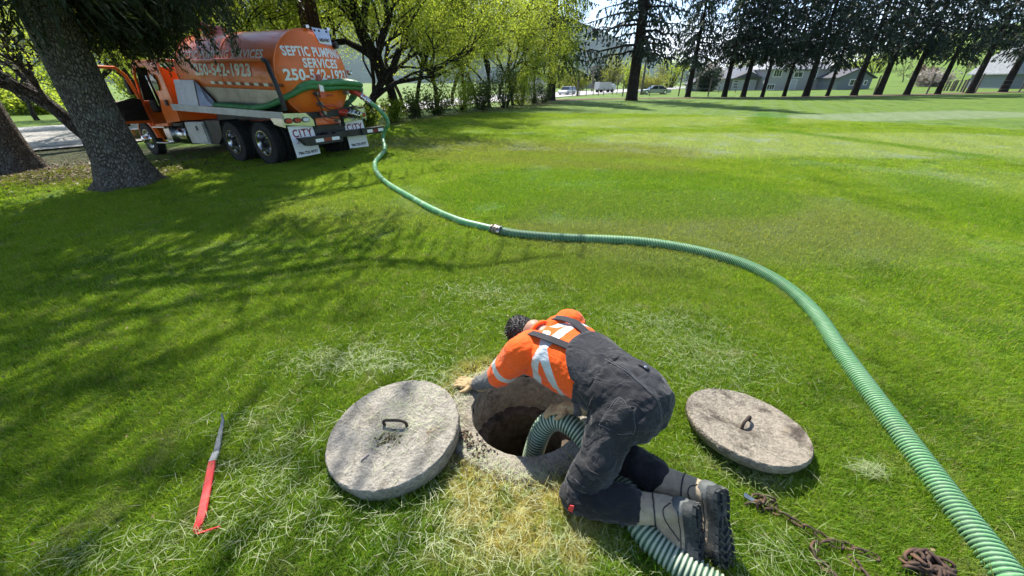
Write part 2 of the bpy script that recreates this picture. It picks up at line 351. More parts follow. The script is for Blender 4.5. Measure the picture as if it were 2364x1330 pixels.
M_GRAV = simple('pale_gravel', (.42, .40, .37), .95, var=.3, vs=3, bump=.8, bs=40, spec=.1, bd=.03, coord='Object')
strip('road', [(-46, -6, 0), (-26.5, 13, 0), (-13, 34, 0), (-1.5, 54, 0), (14, 78, 0), (35, 108, 0), (61, 150, 0)], 12.5, M_ASPH, label='pale sunlit road running behind the hedge trees')
strip('gravel_track', [(-32, 2, 0), (-25, 14.5, 0), (-20, 20, 0), (-17, 27, 0)], 9, M_GRAV, dz=.03, label='pale gravel shoulder between the fir trunks and the road')
M_SOIL = simple('bare_soil', (.16, .12, .085), .95, var=.5, vs=4, bump=.8, bs=30, spec=.1, bd=.03)
strip('soil_strip', [tuple(G(u, v)) for u, v in ((1190, 237), (1330, 230), (1560, 227), (1764, 226), (2000, 222), (2364, 212), (2700, 205))], 3.2, M_SOIL, dz=-.03, label='strip of bare soil under the row of spruces')
def ridge(name, pts, D, mat, label, thick=900):
    """a long hill whose skyline passes the given heights"""
    us = [p[0] for p in pts]; vs = [p[1] for p in pts]; U = np.linspace(us[0], us[-1], 160); V = []
    for u in U:
        v = np.interp(u, us, vs); az = math.atan2((u-1182)/860, cT+(665-v)/860*sT); top = (190-v)/860*D/math.cos(az)*1.12+6*mnoise.noise(Vector((u*.03, 1, 0)))*D/900
        for r, h in ((D*.72, 0), (D*.85, .42), (D*.95, .8), (D, 1), (D*1.12, .7), (D*1.5, 0)):
            V.append((math.sin(az)*r, math.cos(az)*r, max(-3, top*h*(1+.08*mnoise.noise(Vector((u*.05, h*9, D)))))-3))
    n = len(U); F = [(i*6+k, i*6+k+1, i*6+k+7, i*6+k+6) for i in range(n-1) for k in range(5)]
    return tag(link(name, mesh_np(name, V, np.array(F)), mat), label, kind='structure')
M_MTN = simple('forested_mountain', (.045, .075, .06), 1, var=.35, vs=.006, spec=0); M_HILL = simple('grassy_hill', (.14, .18, .06), 1, var=.45, vs=.03, spec=0)
ridge('mountain', [(-900, 150), (300, 120), (900, 95), (1250, 85), (1310, 92), (1400, 120), (1480, 146), (1540, 160), (1620, 172), (1900, 178), (2800, 165)], 2600, M_MTN, 'blue forested mountain far behind the road')
def build_far_ground():
    V = []; F = []; K = 48
    for r in (850, 2000, 4150):
        for k in range(K): a = 2*math.pi*k/K; x, y = r*math.cos(a), r*math.sin(a); V.append((x, y, float(zg(x, y))-.5))
    F = [(i*K+k, (i+1)*K+k, (i+1)*K+(k+1) % K, i*K+(k+1) % K) for i in range(2) for k in range(K)]
    tag(link('valley_ground', mesh_np('valley_ground', V, np.array(F)), M_HILL), 'distant valley floor reaching the horizon', kind='structure')
build_far_ground()
#@@PART2
# ------------------------------------------------------------------ trees
def quads_from(centers, axis, side, ln, wd):
    """rhombic leaves: centre line along axis, width along side"""
    c = np.asarray(centers); a = axis*ln[:, None]*.5; s = side*wd[:, None]*.5; n = len(c)
    V = np.stack([c-a, c+s, c+a, c-s], 1).reshape(-1, 3); F = np.arange(4*n).reshape(-1, 4); return V, F
def unit(v): return v/np.maximum(np.linalg.norm(v, axis=-1, keepdims=True), 1e-9)
def trunk_mesh(name, pts, rad, k=28, flare=0, lobes=5, rough=.03, seed=0, n=60):
    """tapered trunk with root flare, ridged bark relief"""
    P, L = bez(pts, n); R = np.interp(np.linspace(0, 1, n), np.linspace(0, 1, len(rad)), rad); V = []
    for i, p in enumerate(P):
        h = P[i][2]-P[0][2]
        for j in range(k):
            a = 2*math.pi*j/k; fl = flare*math.exp(-max(h, 0)*2.6)*(1+.45*math.sin(lobes*a+seed)+.25*math.sin((lobes+3)*a+2*seed))
            r = R[i]*(1+fl)*(1+rough*2*mnoise.noise(Vector((math.cos(a)*2.2, math.sin(a)*2.2, h*.7+seed)))+rough*mnoise.noise(Vector((math.cos(a)*9, math.sin(a)*9, h*3+seed))))
            V.append((p[0]+r*math.cos(a), p[1]+r*math.sin(a), p[2]))
    F = [(i*k+j, i*k+(j+1) % k, (i+1)*k+(j+1) % k, (i+1)*k+j) for i in range(n-1) for j in range(k)]
    return mesh_np(name, V, np.array(F))
def fir_parts(seed, H, z0, rmax, nb, ntw, nsp, sp_l, sp_w, droop=.5, twl=.9, profile=None, hang=.7, up=0.0, lean=(0, 0)):
    """branch tubes and needle sprays of a conifer; returns (branch MB, sprays V, F)"""
    r = np.random.default_rng(seed); mb = MB(); C = []; A = []; S = []; Ln = []; Wd = []
    for b in range(nb):
        f = (b+r.random())/nb; z = z0+(H-z0)*f**1.15; az = b*2.39996+r.normal()*.25
        prof = profile(f) if profile else (1-f)**.8
        L = rmax*prof*r.uniform(.65, 1.1)
        if callable(lean): L *= lean(az, z)
        if L < .25: continue
        o = np.array([math.cos(az), math.sin(az), 0.]); dr = droop*r.uniform(.6, 1.3)
        ts = np.linspace(0, 1, 7); P = np.array([np.array([0, 0, z])+o*L*t+np.array([0, 0, L*(up*t-dr*t*t*.8+.12*max(0, t-.6))]) for t in ts])
        P[1:] += r.normal(size=(6, 3))*.03*L*ts[1:, None]
        mb.tube(P, list(np.interp(ts, [0, 1], [.018*L+.012, .006])), 5, caps=False)
        side = np.array([-o[1], o[0], 0])
        for k in range(ntw):
            t = .12+.88*(k+r.random())/ntw; base = np.array([np.interp(t, ts, P[:, q]) for q in range(3)])
            sg = 1 if k % 2 else -1; tl = twl*(1.15-t)*r.uniform(.5, 1.1)*min(1, L/2)+.12
            d = unit(side*sg*r.uniform(.35, 1)+o*r.uniform(.2, .7)+np.array([0, 0, -hang*r.uniform(.4, 1.5)])); m = max(2, int(nsp*tl/twl))
            q = (np.arange(m)+r.random(m))/m; pp = base+d*(tl*q)[:, None]+np.array([0, 0, -1])*(hang*.35*tl*q**2)[:, None]
            C.append(pp); dd = unit(d+r.normal(size=(m, 3))*.45+np.array([0, 0, -.35*hang])); A.append(dd)
            S.append(unit(np.cross(dd, r.normal(size=(m, 3))))); Ln.append(sp_l*r.uniform(.6, 1.3, m)); Wd.append(sp_w*r.uniform(.6, 1.4, m))
    V, F = quads_from(np.vstack(C), np.vstack(A), np.vstack(S), np.concatenate(Ln), np.concatenate(Wd)); return mb, V, F
def conifer(name, loc, seed, H, z0, rmax, trunk_r, label, cat='tree', group=None, mats=(None, None), flare=.5, proto=None, rot=0, **kw):
    root = empty(name, loc, (0, 0, rot), label, cat, group)
    link('trunk', trunk_mesh('trunk', [(0, 0, -.3), (0, 0, H*.5), (0, 0, H)], [trunk_r, trunk_r*.6, .03], flare=flare, seed=seed, k=24, n=50), mats[0], root)
    mb, V, F = fir_parts(seed, H, z0, rmax, **kw)
    br = mb.build('branch', mats[0], root, smooth=60); br['kind'] = 'stuff'
    link('crown', mesh_np('needles', V, F, False), mats[1], root); return root
def spruce_gap(az, z): return 1
# nearest fir, far left: its drooping boughs hang in front of the truck
def near_bough(az, z): 
    # short low boughs; unseen ones higher up lengthened to throw shade on the lawn
    return .60 if z < 5.5 else (1.25 if z < 10.5 else .9)
fir1 = G(302, 428); fir2 = G(38, 392)
near = dict(nb=190, ntw=42, nsp=56, sp_l=.16, sp_w=.038, droop=.30, twl=2.0, hang=.75, mats=(M_BARK, M_NEEDLE))
conifer('fir_tree', fir1+Vector((0, 0, 0)), 3, 20, 3.9, 6.9, .39, 'big grey barked fir before the truck cab, its boughs hanging over the tank', flare=1.15, lean=near_bough, **near)
conifer('fir_tree', fir2, 5, 18, 5.2, 4.6, .50, 'thick grey fir trunk cut by the left edge of the photo', flare=.7, **{**near, 'nb': 100, 'ntw': 20, 'nsp': 26, 'sp_l': .20, 'sp_w': .055})
# hanging bough sprays seen against the truck: part of the near fir, aimed from its trunk outward
def hanging_boughs():
    root = [o for o in bpy.data.objects if o.name == 'fir_tree'][0]; r = np.random.default_rng(11); mb = MB(); C = []; A = []; S = []; Ln = []; Wd = []
    base = np.array(root.location)
    # end points of the boughs in the place, with how far they hang down
    for (u, v, d, hang, n) in [(200, -40, 7.6, 1.7, 30), (250, -60, 7.2, 1.35, 26), (300, -80, 7.0, 1.7, 34), (335, -60, 7.8, 2.0, 34), (365, -90, 6.9, 1.9, 34), (400, -60, 7.0, 1.25, 26), (425, -70, 6.6, .85, 18), (330, -20, 8.6, 1.6, 30), (265, -20, 8.4, 1.2, 24), (385, -30, 8.0, 1.2, 24),
                               (547, -30, 5.6, 1.0, 18), (600, -60, 6.0, .55, 10), (640, -60, 5.6, .55, 8), (690, -70, 5.8, .45, 6), (745, -60, 6.0, .5, 8), (790, -60, 6.2, .4, 5), (490, -70, 6.4, .5, 10), (215, 60, 8.0, .8, 16), (300, 40, 7.7, 1.0, 24), (345, 50, 7.5, .8, 22)]:
        a = (u-1182)/860; b = (665-v)/860; end = np.array([a*d, d*(cT+b*sT), HC+d*(-sT+b*cT)])-base
        st = np.array([0, 0, end[2]+r.uniform(-.2, .5)]); mid = (st+end)/2+np.array([0, 0, .35]); P, L = bez([st, mid, end], 14)
        mb.tube(P, list(np.linspace(.045, .008, 14)), 5, caps=False)
        for k in range(n*2):
            t = r.uniform(.42, 1.0)**.6; p0 = np.array([np.interp(t, np.linspace(0, 1, 14), P[:, q]) for q in range(3)])+r.normal(size=3)*np.array([.22, .22, .05])
            h = hang*r.uniform(.35, 1)*(1 if t > .6 else .6); m = int(h*58)+10; q = (np.arange(m)+r.random(m))/m
            sway = r.normal(size=2)*.12; pp = p0+np.stack([sway[0]*q, sway[1]*q, -h*q], 1)+r.normal(size=(m, 3))*.05*(1-.5*q)[:, None]
            C.append(pp); dd = unit(np.array([0, 0, -1])+r.normal(size=(m, 3))*.55); A.append(dd); S.append(unit(np.cross(dd, r.normal(size=(m, 3))))); Ln.append(.105*r.uniform(.6, 1.3, m)); Wd.append(.022*r.uniform(.6, 1.4, m))
            if k % 3 == 0: mb.tube([p0, p0+np.array([sway[0]*.5, sway[1]*.5, -h*.5]), p0+np.array([sway[0], sway[1], -h])], [.008, .006, .003], 4, caps=False)
    br = mb.build('branch', M_BARK, root, smooth=60); br['kind'] = 'stuff'
    V, F = quads_from(np.vstack(C), np.vstack(A), np.vstack(S), np.concatenate(Ln), np.concatenate(Wd)); link('hanging_spray', mesh_np('needles', V, F, False), M_NEEDLE, root)
    e = np.array(Zp(430, 132, 2.0)); 
hanging_boughs()
# tall conifer right behind the tank
pT = G(727, 330); aT = Vector(((727-1182)/860*17.5, 17.5*(cT+(665-100)/860*sT), 0)); aT.z = float(zg(aT.x, aT.y))
conifer('fir_tree', aT, 9, 21, 6.6, 4.2, .52, 'red brown fir trunk rising behind the back of the orange tank', mats=(M_BARK4, M_NEEDLE), nb=120, ntw=20, nsp=14, sp_l=.34, sp_w=.13, droop=.35, twl=1.0, hang=1.2, flare=.2)

def deciduous(name, loc, seed, H, spread, r0, label, group, leaf, n_leaf=5000, ls=.10, forks=3, bk=None, lean=(0, 0), low=.15, cat='tree', gn=4, thick=1.0, leafy=1.0):
    r = np.random.default_rng(seed); root = empty(name, loc, (0, 0, 0), label, cat, group); mb = MB(); tips = []
    def grow(p, d, L, rad, g):
        n = 5; P = [p]; q = p.copy(); dd = d.copy()
        for i in range(n): dd = unit(dd+r.normal(size=3)*.20+np.array([0, 0, .04])); q = q+dd*L/n; P.append(q)
        mb.tube(P, list(np.linspace(rad, rad*.62, n+1)), 8 if g > 2 else 5, caps=False)
        if g <= 2: tips.extend([(x, dd, rad) for x in P[2:]])
        if g == 0: return
        for k in range(forks if g < gn else forks+1):
            t = r.uniform(.45, 1); b = P[int(t*n)]; nd = unit(dd+unit(r.normal(size=3)*np.array([1, 1, .7]))*spread*r.uniform(.6, 1.2)); grow(b, nd, L*r.uniform(.6, .85), rad*.58*r.uniform(.8, 1.1), g-1)
    d0 = unit(np.array([lean[0], lean[1], 1.0]))
    grow(np.array([0, 0, -.25]), d0, H*.36, r0, gn)
    t = mb.build('trunk', bk or M_BARK2, root, smooth=60)
    T = np.array([x[0] for x in tips]); D = np.array([x[1] for x in tips]); i = r.integers(0, len(T), n_leaf)
    cl = r.normal(size=(len(T), 3))*H*.03; c = T[i]+cl[i]+r.normal(size=(n_leaf, 3))*H*.022*thick*r.uniform(.4, 1.6, n_leaf)[:, None]; ok = c[:, 2] > H*low; c = c[ok]; m = len(c)
    a = unit(r.normal(size=(m, 3))+np.array([0, 0, -.3])); s = unit(np.cross(a, r.normal(size=(m, 3))))
    V, F = quads_from(c, a, s, ls*r.uniform(.6, 1.4, m), ls*.7*r.uniform(.6, 1.3, m)); link('crown', mesh_np('leaves', V, F, False), leaf, root); return root
def at(u, d, dz=0):
    """ground point in pixel column u at optical depth d"""
    b = .55; x = (u-1182)/860*d; y = d*(cT+b*sT); return Vector((x, y, float(zg(x, y))+dz))
gH = 'spring trees of the hedge beside the lawn'
hedge = [ # column, depth, height, lean, trunk radius, label
 (168, 13.5, 8, (-.25, .2), .27, 'slim dark forked tree between the two big fir trunks'),
 (250, 20, 9, (.1, 0), .15, 'leafy tree behind the open truck door'),
 (330, 24, 10, (0, 0), .16, 'bright green tree behind the truck cab'),
 (480, 21, 10, (0, 0), .15, 'bright green tree behind the front of the orange tank'),
 (590, 24, 11, (.1, 0), .16, 'yellow green tree behind the middle of the tank'),
 (632, 19.5, 9, (.0, 0), .14, 'thin branched tree just left of the red brown fir trunk'),
 (800, 17.0, 9, (.55, .1), .22, 'dark tree arching right from behind the back of the tank'),
 (890, 19.0, 9, (.35, 0), .26, 'thick dark trunk with curved limbs right of the truck'),
 (960, 21.5, 8, (-.1, 0), .13, 'slim leaning hedge tree right of the thick curved trunk'),
 (1000, 23.5, 8, (.05, 0), .15, 'bushy hedge tree with two stems in the middle of the hedge'),
 (1065, 25.5, 8, (.1, .1), .12, 'leafy hedge tree right of the middle of the hedge'),
 (1130, 28.5, 8.5, (-.05, .1), .14, 'dense green hedge tree with a narrow trunk near the lawn corner'),
 (1185, 31.5, 9, (.0, 0), .15, 'tall yellow green tree at the right end of the hedge'),
 (1235, 37, 10, (.0, 0), .16, 'olive green tree rising beside the dark fir at the end of the hedge'),
 (860, 26, 10, (.1, 0), .15, 'tall green tree standing behind the thick curved trunk'),
 (1040, 33, 11, (0, 0), .16, 'tall green tree standing behind the middle of the hedge'),
 (215, 27, 10, (0, 0), .16, 'green tree showing above the near fir trunk, left of the truck door'),
 (410, 26, 10, (0, 0), .16, 'green tree rising behind the front end of the tank, under the fir boughs'),
 (535, 27, 11, (0, 0), .15, 'yellow green tree behind the manway of the tank'),
 (690, 29, 11, (0, 0), .15, 'far green tree directly behind the red brown trunk'),
 (780, 22, 10, (.1, 0), .18, 'dark limbed tree rising just behind the number plate'),
 (925, 30, 11, (0, 0), .15, 'green tree behind the slim leaning hedge tree'),
 (1100, 36, 11, (0, 0), .15, 'tall green tree behind the right part of the hedge'),
 (1150, 42, 12, (0, 0), .16, 'tallest green tree behind the right end of the hedge'),
 (40, 24, 9, (0, 0), .15, 'yellow leaved tree above the left fir trunk')]
for i, (u, d, h, ln, r0, lb) in enumerate(hedge):
    front = u < 200
    deciduous('hedge_tree', at(u, d), 40+i, h if front else h*(1.7 if 850 < u < 1110 else 1.35), .72 if not front else .5, r0, lb, gH, M_LEAF, n_leaf=2200 if front else int(19000+300*max(0, 30-d)), ls=.098 if d > 20 else .085, lean=ln, forks=3, low=.3 if front else .12, bk=M_BARK3 if front else M_BARK2, thick=.85)
def shrub(name, loc, seed, H, Wd, n, ls, label, leaf, group=None, cat='shrub', stems=12):
    r = np.random.default_rng(seed); root = empty(name, loc, (0, 0, 0), label, cat, group); mb = MB(); C = []
    for k in range(stems):
        a = r.uniform(0, 6.28); R = Wd*.5*math.sqrt(r.random()); e = np.array([math.cos(a)*R, math.sin(a)*R, H*r.uniform(.6, 1)*(1-.35*(R/(Wd*.5))**2)]); P = [np.array([e[0]*.2, e[1]*.2, -.05]), e*np.array([.6, .6, .5])+r.normal(size=3)*.05*H, e]
        mb.tube(P, [.012*H+.004, .008*H+.003, .003], 4, caps=False); m = n//stems; t = r.random(m)**.7; B = np.array([np.interp(t, [0, .5, 1], [P[0][q], P[1][q], P[2][q]]) for q in range(3)]).T
        C.append(B+r.normal(size=(m, 3))*np.array([.13, .13, .10])*Wd*.8)
    mb.build('stem', M_BARK2, root, smooth=60); c = np.vstack(C); c = c[c[:, 2] > .03]; m = len(c); a = unit(r.normal(size=(m, 3))); s = unit(np.cross(a, r.normal(size=(m, 3))))
    V, F = quads_from(c, a, s, ls*r.uniform(.6, 1.4, m), ls*.7*r.uniform(.6, 1.3, m)); link('foliage', mesh_np('leaves', V, F, False), leaf, root); return root
for i, (u, v, h, w, lb) in enumerate([(905, 282, 1.2, 1.6, 'low shrub at the foot of the hedge just right of the truck bumper'), (955, 272, 1.5, 1.7, 'low leafy shrub below the thick curved trunk'), (1010, 266, 1.7, 2.0, 'leafy undergrowth shrub below the two stemmed hedge tree'), (1065, 258, 2.4, 2.4, 'tall leafy shrub in the middle of the hedge foot'),
                            (1115, 253, 2.8, 2.4, 'leafy shrub under the dense green hedge tree'), (1165, 248, 4.0, 3.0, 'dense tall shrub near the right end of the hedge'), (1205, 243, 3.2, 2.6, 'dark leafy shrub at the right end of the hedge'), (1235, 239, 2.4, 2.6, 'rounded grey green bush beside the fir at the hedge end'), (1255, 237, 1.9, 2.0, 'small rounded bush touching the fir trunk at the hedge end'), (850, 292, 1.0, 1.2, 'small weedy shrub behind the green hose by the truck')]):
    shrub('hedge_shrub', G(u, v), 80+i, h, w, 1500 if h < 2.5 else 3200, .12, lb, M_LEAF2 if i % 3 else M_LEAF, 'shrubs at the foot of the hedge')
for i, (u, v, h, w, lb) in enumerate([(40, 255, 3.4, 6.0, 'leafy bush across the road left of the fir trunk'), (90, 262, 1.4, 4.5, 'clipped low hedge across the road, seen between the trunks'), (190, 240, 4.5, 5, 'tall green bush across the road behind the near fir'), (330, 235, 4.6, 6.0, 'tall green bush across the road behind the cab')]):
    shrub('roadside_bush', G(u, v)+Vector((0, 0, 0)), 130+i, h*1.4, w, 5000, .26, lb, M_LEAF, 'bushes across the road on the left', stems=26)

# the two big dark firs at the end of the lawn and the spruce row
darkf = dict(nb=80, ntw=21, nsp=12, sp_l=.42, sp_w=.17, droop=.30, twl=1.5, hang=.9, mats=(M_BARK2, M_NEEDLE2))
b1 = G(1457, 232); b2 = G(1272, 232)
conifer('big_fir', b1, 21, 24, 4.2, 7.2, .58, 'tall dark fir with thick furrowed trunk, alone left of the silver car', flare=.25, **darkf)
conifer('big_fir', b2, 22, 22, 3.2, 6.4, .46, 'dark fir at the right end of the hedge with low hanging boughs', flare=.25, **{**darkf, 'nb': 80})
protos = []
row = [(1587, 224, .38, 1.0), (1671, 224, .34, 1.05), (1715, 224, .34, 1.0), (1759, 224, .25, .95), (1809, 223, .25, .95), (1859, 223, .40, 1.1), (1909, 222, .22, .85), (1970, 221, .42, 1.1), (2027, 219, .42, 1.15), (2092, 219, .36, 1.1), (2163, 218, .33, 1.0), (2237, 216, .42, 1.15), (2314, 213, .48, 1.2), (2405, 211, .45, 1.2), (2520, 208, .45, 1.15), (2680, 204, .40, 1.1), (2880, 199, .42, 1.1), (3150, 192, .42, 1.15)]
names = ['first spruce of the row, right of the silver car', 'second spruce, standing in front of the grey garage', 'third spruce, at the right side of the garage door', 'slim fourth spruce, left of the two storey house windows', 'slim spruce in front of the two storey house entrance', 'stout spruce in front of the right part of the two storey house',
         'thinnest spruce, between the two storey house and the small blue grey house', 'thick spruce in front of the small blue grey house', 'thick spruce just right of the small blue grey house', 'spruce between the bare tree and the pale blossoming bush', 'slim spruce left of the bare wooden posts', 'thick spruce right of the line of bare posts', 'thickest spruce of the row, left of the white van', 'spruce at the right edge, beyond the thickest one', 'next to last spruces of the row, outside the picture edge', 'spruce of the row well outside the right picture edge', 'spruce of the row far outside the right picture edge', 'very last spruce of the row, outside the right picture edge']
for i in range(4):
    mb, V, F = fir_parts(60+i, 12.5, [3.6, 4.1, 3.8, 4.4][i], 3.7, nb=58, ntw=17, nsp=9, sp_l=.42, sp_w=.15, droop=.32, twl=1.2, hang=.85, profile=lambda f: .55+.45*math.sin(math.pi*min(1, f*1.15+.12)) if f < .75 else (1-f)*2.6)
    protos.append((mb.mesh('branch', 60), mesh_np('needles', V, F, False), trunk_mesh('trunk', [(0, 0, -.3), (0, 0, 6), (0, 0, 12.5)], [1, .62, .05], flare=.3, seed=i, k=16, n=30)))
    for me, mt in zip(protos[-1], (M_BARK2, M_NEEDLE2, M_BARK2)): me.materials.append(mt)
for i, (u, v, tr, sc) in enumerate(row):
    p = G(u, v); root = empty('spruce_tree', p, (0, 0, i*1.9), names[i]+('' if 'spruce' in names[i] else ''), 'tree', 'dark spruces in a row behind the lawn'); root.scale = (1, 1, sc)
    pr = protos[i % 4]; t = link('trunk', pr[2], None, root); t.scale = (tr*.85, tr*.85, 1); b = link('branch', pr[0], None, root); b['kind'] = 'stuff'; link('crown', pr[1], None, root)

# ------------------------------------------------------------------ beyond the trees
M_SID = simple('grey_siding', (.38, .365, .36), .7, var=.08); M_SIDB = simple('blue_grey_siding', (.20, .22, .25), .7, var=.08); M_ROOF = simple('grey_shingles', (.30, .31, .33), .9, var=.2, vs=3); M_ROOFD = simple('dark_shingles', (.10, .10, .11), .9)
M_WHITE = simple('white_paint', (.75, .75, .73), .5, var=.06); M_GLASS = simple('dark_glass', (.03, .04, .05), .08, var=.2, spec=.8); M_STONE = simple('grey_stone', (.22, .21, .20), .9, var=.4, vs=6); M_DOOR = simple('pale_door', (.50, .50, .49), .5, var=.05)
M_GREENR = simple('green_roof', (.16, .32, .26), .6); M_WOOD = simple('weathered_wood', (.17, .14, .11), .9, var=.35, vs=5); M_METALP = simple('galvanised_steel', (.35, .36, .36), .5, metal=.6)
def facing(p): return math.atan2(-p.x, p.y)*.0
def house(name, u0, u1, v, vt_wall, label, mats, roofh, wins=(), doors=(), yaw=0, depthf=.8, gable=False, roofname='roof', over=.5, storey=0, ext=None):
    """a house whose front spans pixel columns u0..u1, foot at row v, eaves at row vt_wall"""
    A = G(u0, v); s = depth(A)/860; Wd = (u1-u0)*s; Hh = (v-vt_wall)*s/1.07; D = Wd*depthf
    root = empty(name, A, (0, 0, yaw), label, 'house')
    def X(u): return (u-u0)*s
    def Zz(vv): return (v-vv)*s/1.07
    m = MB(); m.box((Wd/2, D/2, Hh/2-.3), (Wd, D, Hh+.6))
    if gable: m.add([(0, 0, Hh), (Wd, 0, Hh), (Wd/2, 0, Hh+roofh-.05), (0, .05, Hh), (Wd, .05, Hh), (Wd/2, .05, Hh+roofh-.05)], [(0, 1, 2), (3, 5, 4), (0, 3, 4, 1), (1, 4, 5, 2), (2, 5, 3, 0)])
    m.build('wall', mats[0], root)
    r = MB(); o = over
    if gable:
        for sg in (0, 1):
            a = (-o, -o, Hh-.12*roofh) if not sg else (Wd+o, -o, Hh-.12*roofh); b = (Wd/2, -o, Hh+roofh); pts = [a, b, (b[0], D+o, b[2]), (a[0], D+o, a[2])]; r.poly(pts, (0, 0, .18))
    else:
        i = min(D, Wd)*.5
        r.add([(-o, -o, Hh), (Wd+o, -o, Hh), (Wd+o, D+o, Hh), (-o, D+o, Hh), (i, D/2, Hh+roofh), (Wd-i, D/2, Hh+roofh), (-o, -o, Hh-.15), (Wd+o, -o, Hh-.15), (Wd+o, D+o, Hh-.15), (-o, D+o, Hh-.15)],
              [(0, 1, 5, 4), (1, 2, 5), (2, 3, 4, 5), (3, 0, 4), (0, 6, 7, 1), (1, 7, 8, 2), (2, 8, 9, 3), (3, 9, 6, 0), (6, 9, 8, 7)])
    r.build('roof', mats[1], root)
    for (a, b, c, d, k) in wins:
        w = MB(); x0, x1, z0, z1 = X(a), X(b), Zz(d), Zz(c); w.box(((x0+x1)/2, -.03, (z0+z1)/2), (x1-x0+.24, .1, z1-z0+.24)); f = w.build('window', M_WHITE, root)
        for j in range(k):
            g = MB(); ww = (x1-x0)/k; g.box((x0+ww*(j+.5), -.075, (z0+z1)/2), (ww-.09, .05, z1-z0-.04)); g.build('pane', M_GLASS, f)
    for (a, b, c, k) in doors:
        x0, x1, z1 = X(a), X(b), Zz(c); w = MB(); w.box(((x0+x1)/2, -.04, z1/2), (x1-x0+.3, .08, z1+.16)); f = w.build('door', M_WHITE, root)
        for j in range(k): g = MB(); hh = z1/k; g.box(((x0+x1)/2, -.09, hh*(j+.5)), (x1-x0, .05, hh-.05)); g.build('panel', M_DOOR, f)
    return root, X, Zz, s
h1, X, Zz, s = house('garage', 1650, 1760, 209, 183, 'low grey garage with white doors and pale hip roof, left of the two storey house', (M_SID, M_ROOF), 2.2, doors=[(1655, 1673, 188, 4), (1688, 1716, 188, 5), (1726, 1738, 188, 4)], depthf=.6)
g = MB(); x0, x1 = X(1684), X(1748); g.poly([(x0, -1.0, Zz(182)), (x1, -1.0, Zz(182)), ((x0+x1)/2, -1.0, Zz(168))], (0, 3.0, 0)); g.build('gable_roof', M_ROOFD, h1)
for a, b in ((1678, 1685), (1742, 1760)): g = MB(); g.box((X((a+b)/2), -.08, Zz(196)), ((b-a)*s, .14, Zz(184))); g.build('stone_pier', M_STONE, h1)
for zz in (189.5, 195.5, 201.5): g = MB(); g.box((X(1694), -.13, Zz(zz)), (6*s, .03, 2.0*s)); g.build('door_window', M_GLASS, h1)
house('two_storey_house', 1762, 1915, 209, 163, 'grey two storey house with white trimmed windows behind the spruces', (M_SID, M_ROOF), 2.4, wins=[(1775, 1792, 166, 179, 3), (1822, 1840, 170, 180, 2), (1862, 1872, 166, 184, 2), (1768, 1784, 196, 206, 3)], doors=[(1820, 1832, 186, 3)], depthf=.6)
house('small_house', 1928, 2004, 208, 181, 'small blue grey house with low gable roof behind the thick spruces', (M_SIDB, M_ROOFD), 1.5, wins=[(1955, 1972, 186, 197, 2), (1988, 1993, 188, 196, 1)], gable=True, depthf=.9)
house('barn', 2326, 2440, 205, 172, 'pale roofed barn at the right edge behind the white van', (M_SIDB, M_ROOF), 7.0, depthf=.8)
house('shed', 1592, 1646, 211, 196, 'long low grey shed with tiled roof left of the garage', (M_SIDB, M_ROOFD), 1.2, wins=[(1600, 1604, 199, 203, 1)], gable=True, depthf=.5)
house('green_roofed_building', 1465, 1515, 202, 187, 'building with a pale green roof behind the big fir trunk', (M_WHITE, M_GREENR), 2.4, depthf=.6)
house('white_building', 1212, 1254, 216, 196, 'low white building at the right end of the hedge', (M_WHITE, M_ROOF), 1.2, wins=[(1222, 1230, 203, 209, 2)], depthf=.5)
house('far_house', 1338, 1372, 205, 196, 'small dark roofed house far down the road', (M_SID, M_ROOFD), 1.6, gable=True)
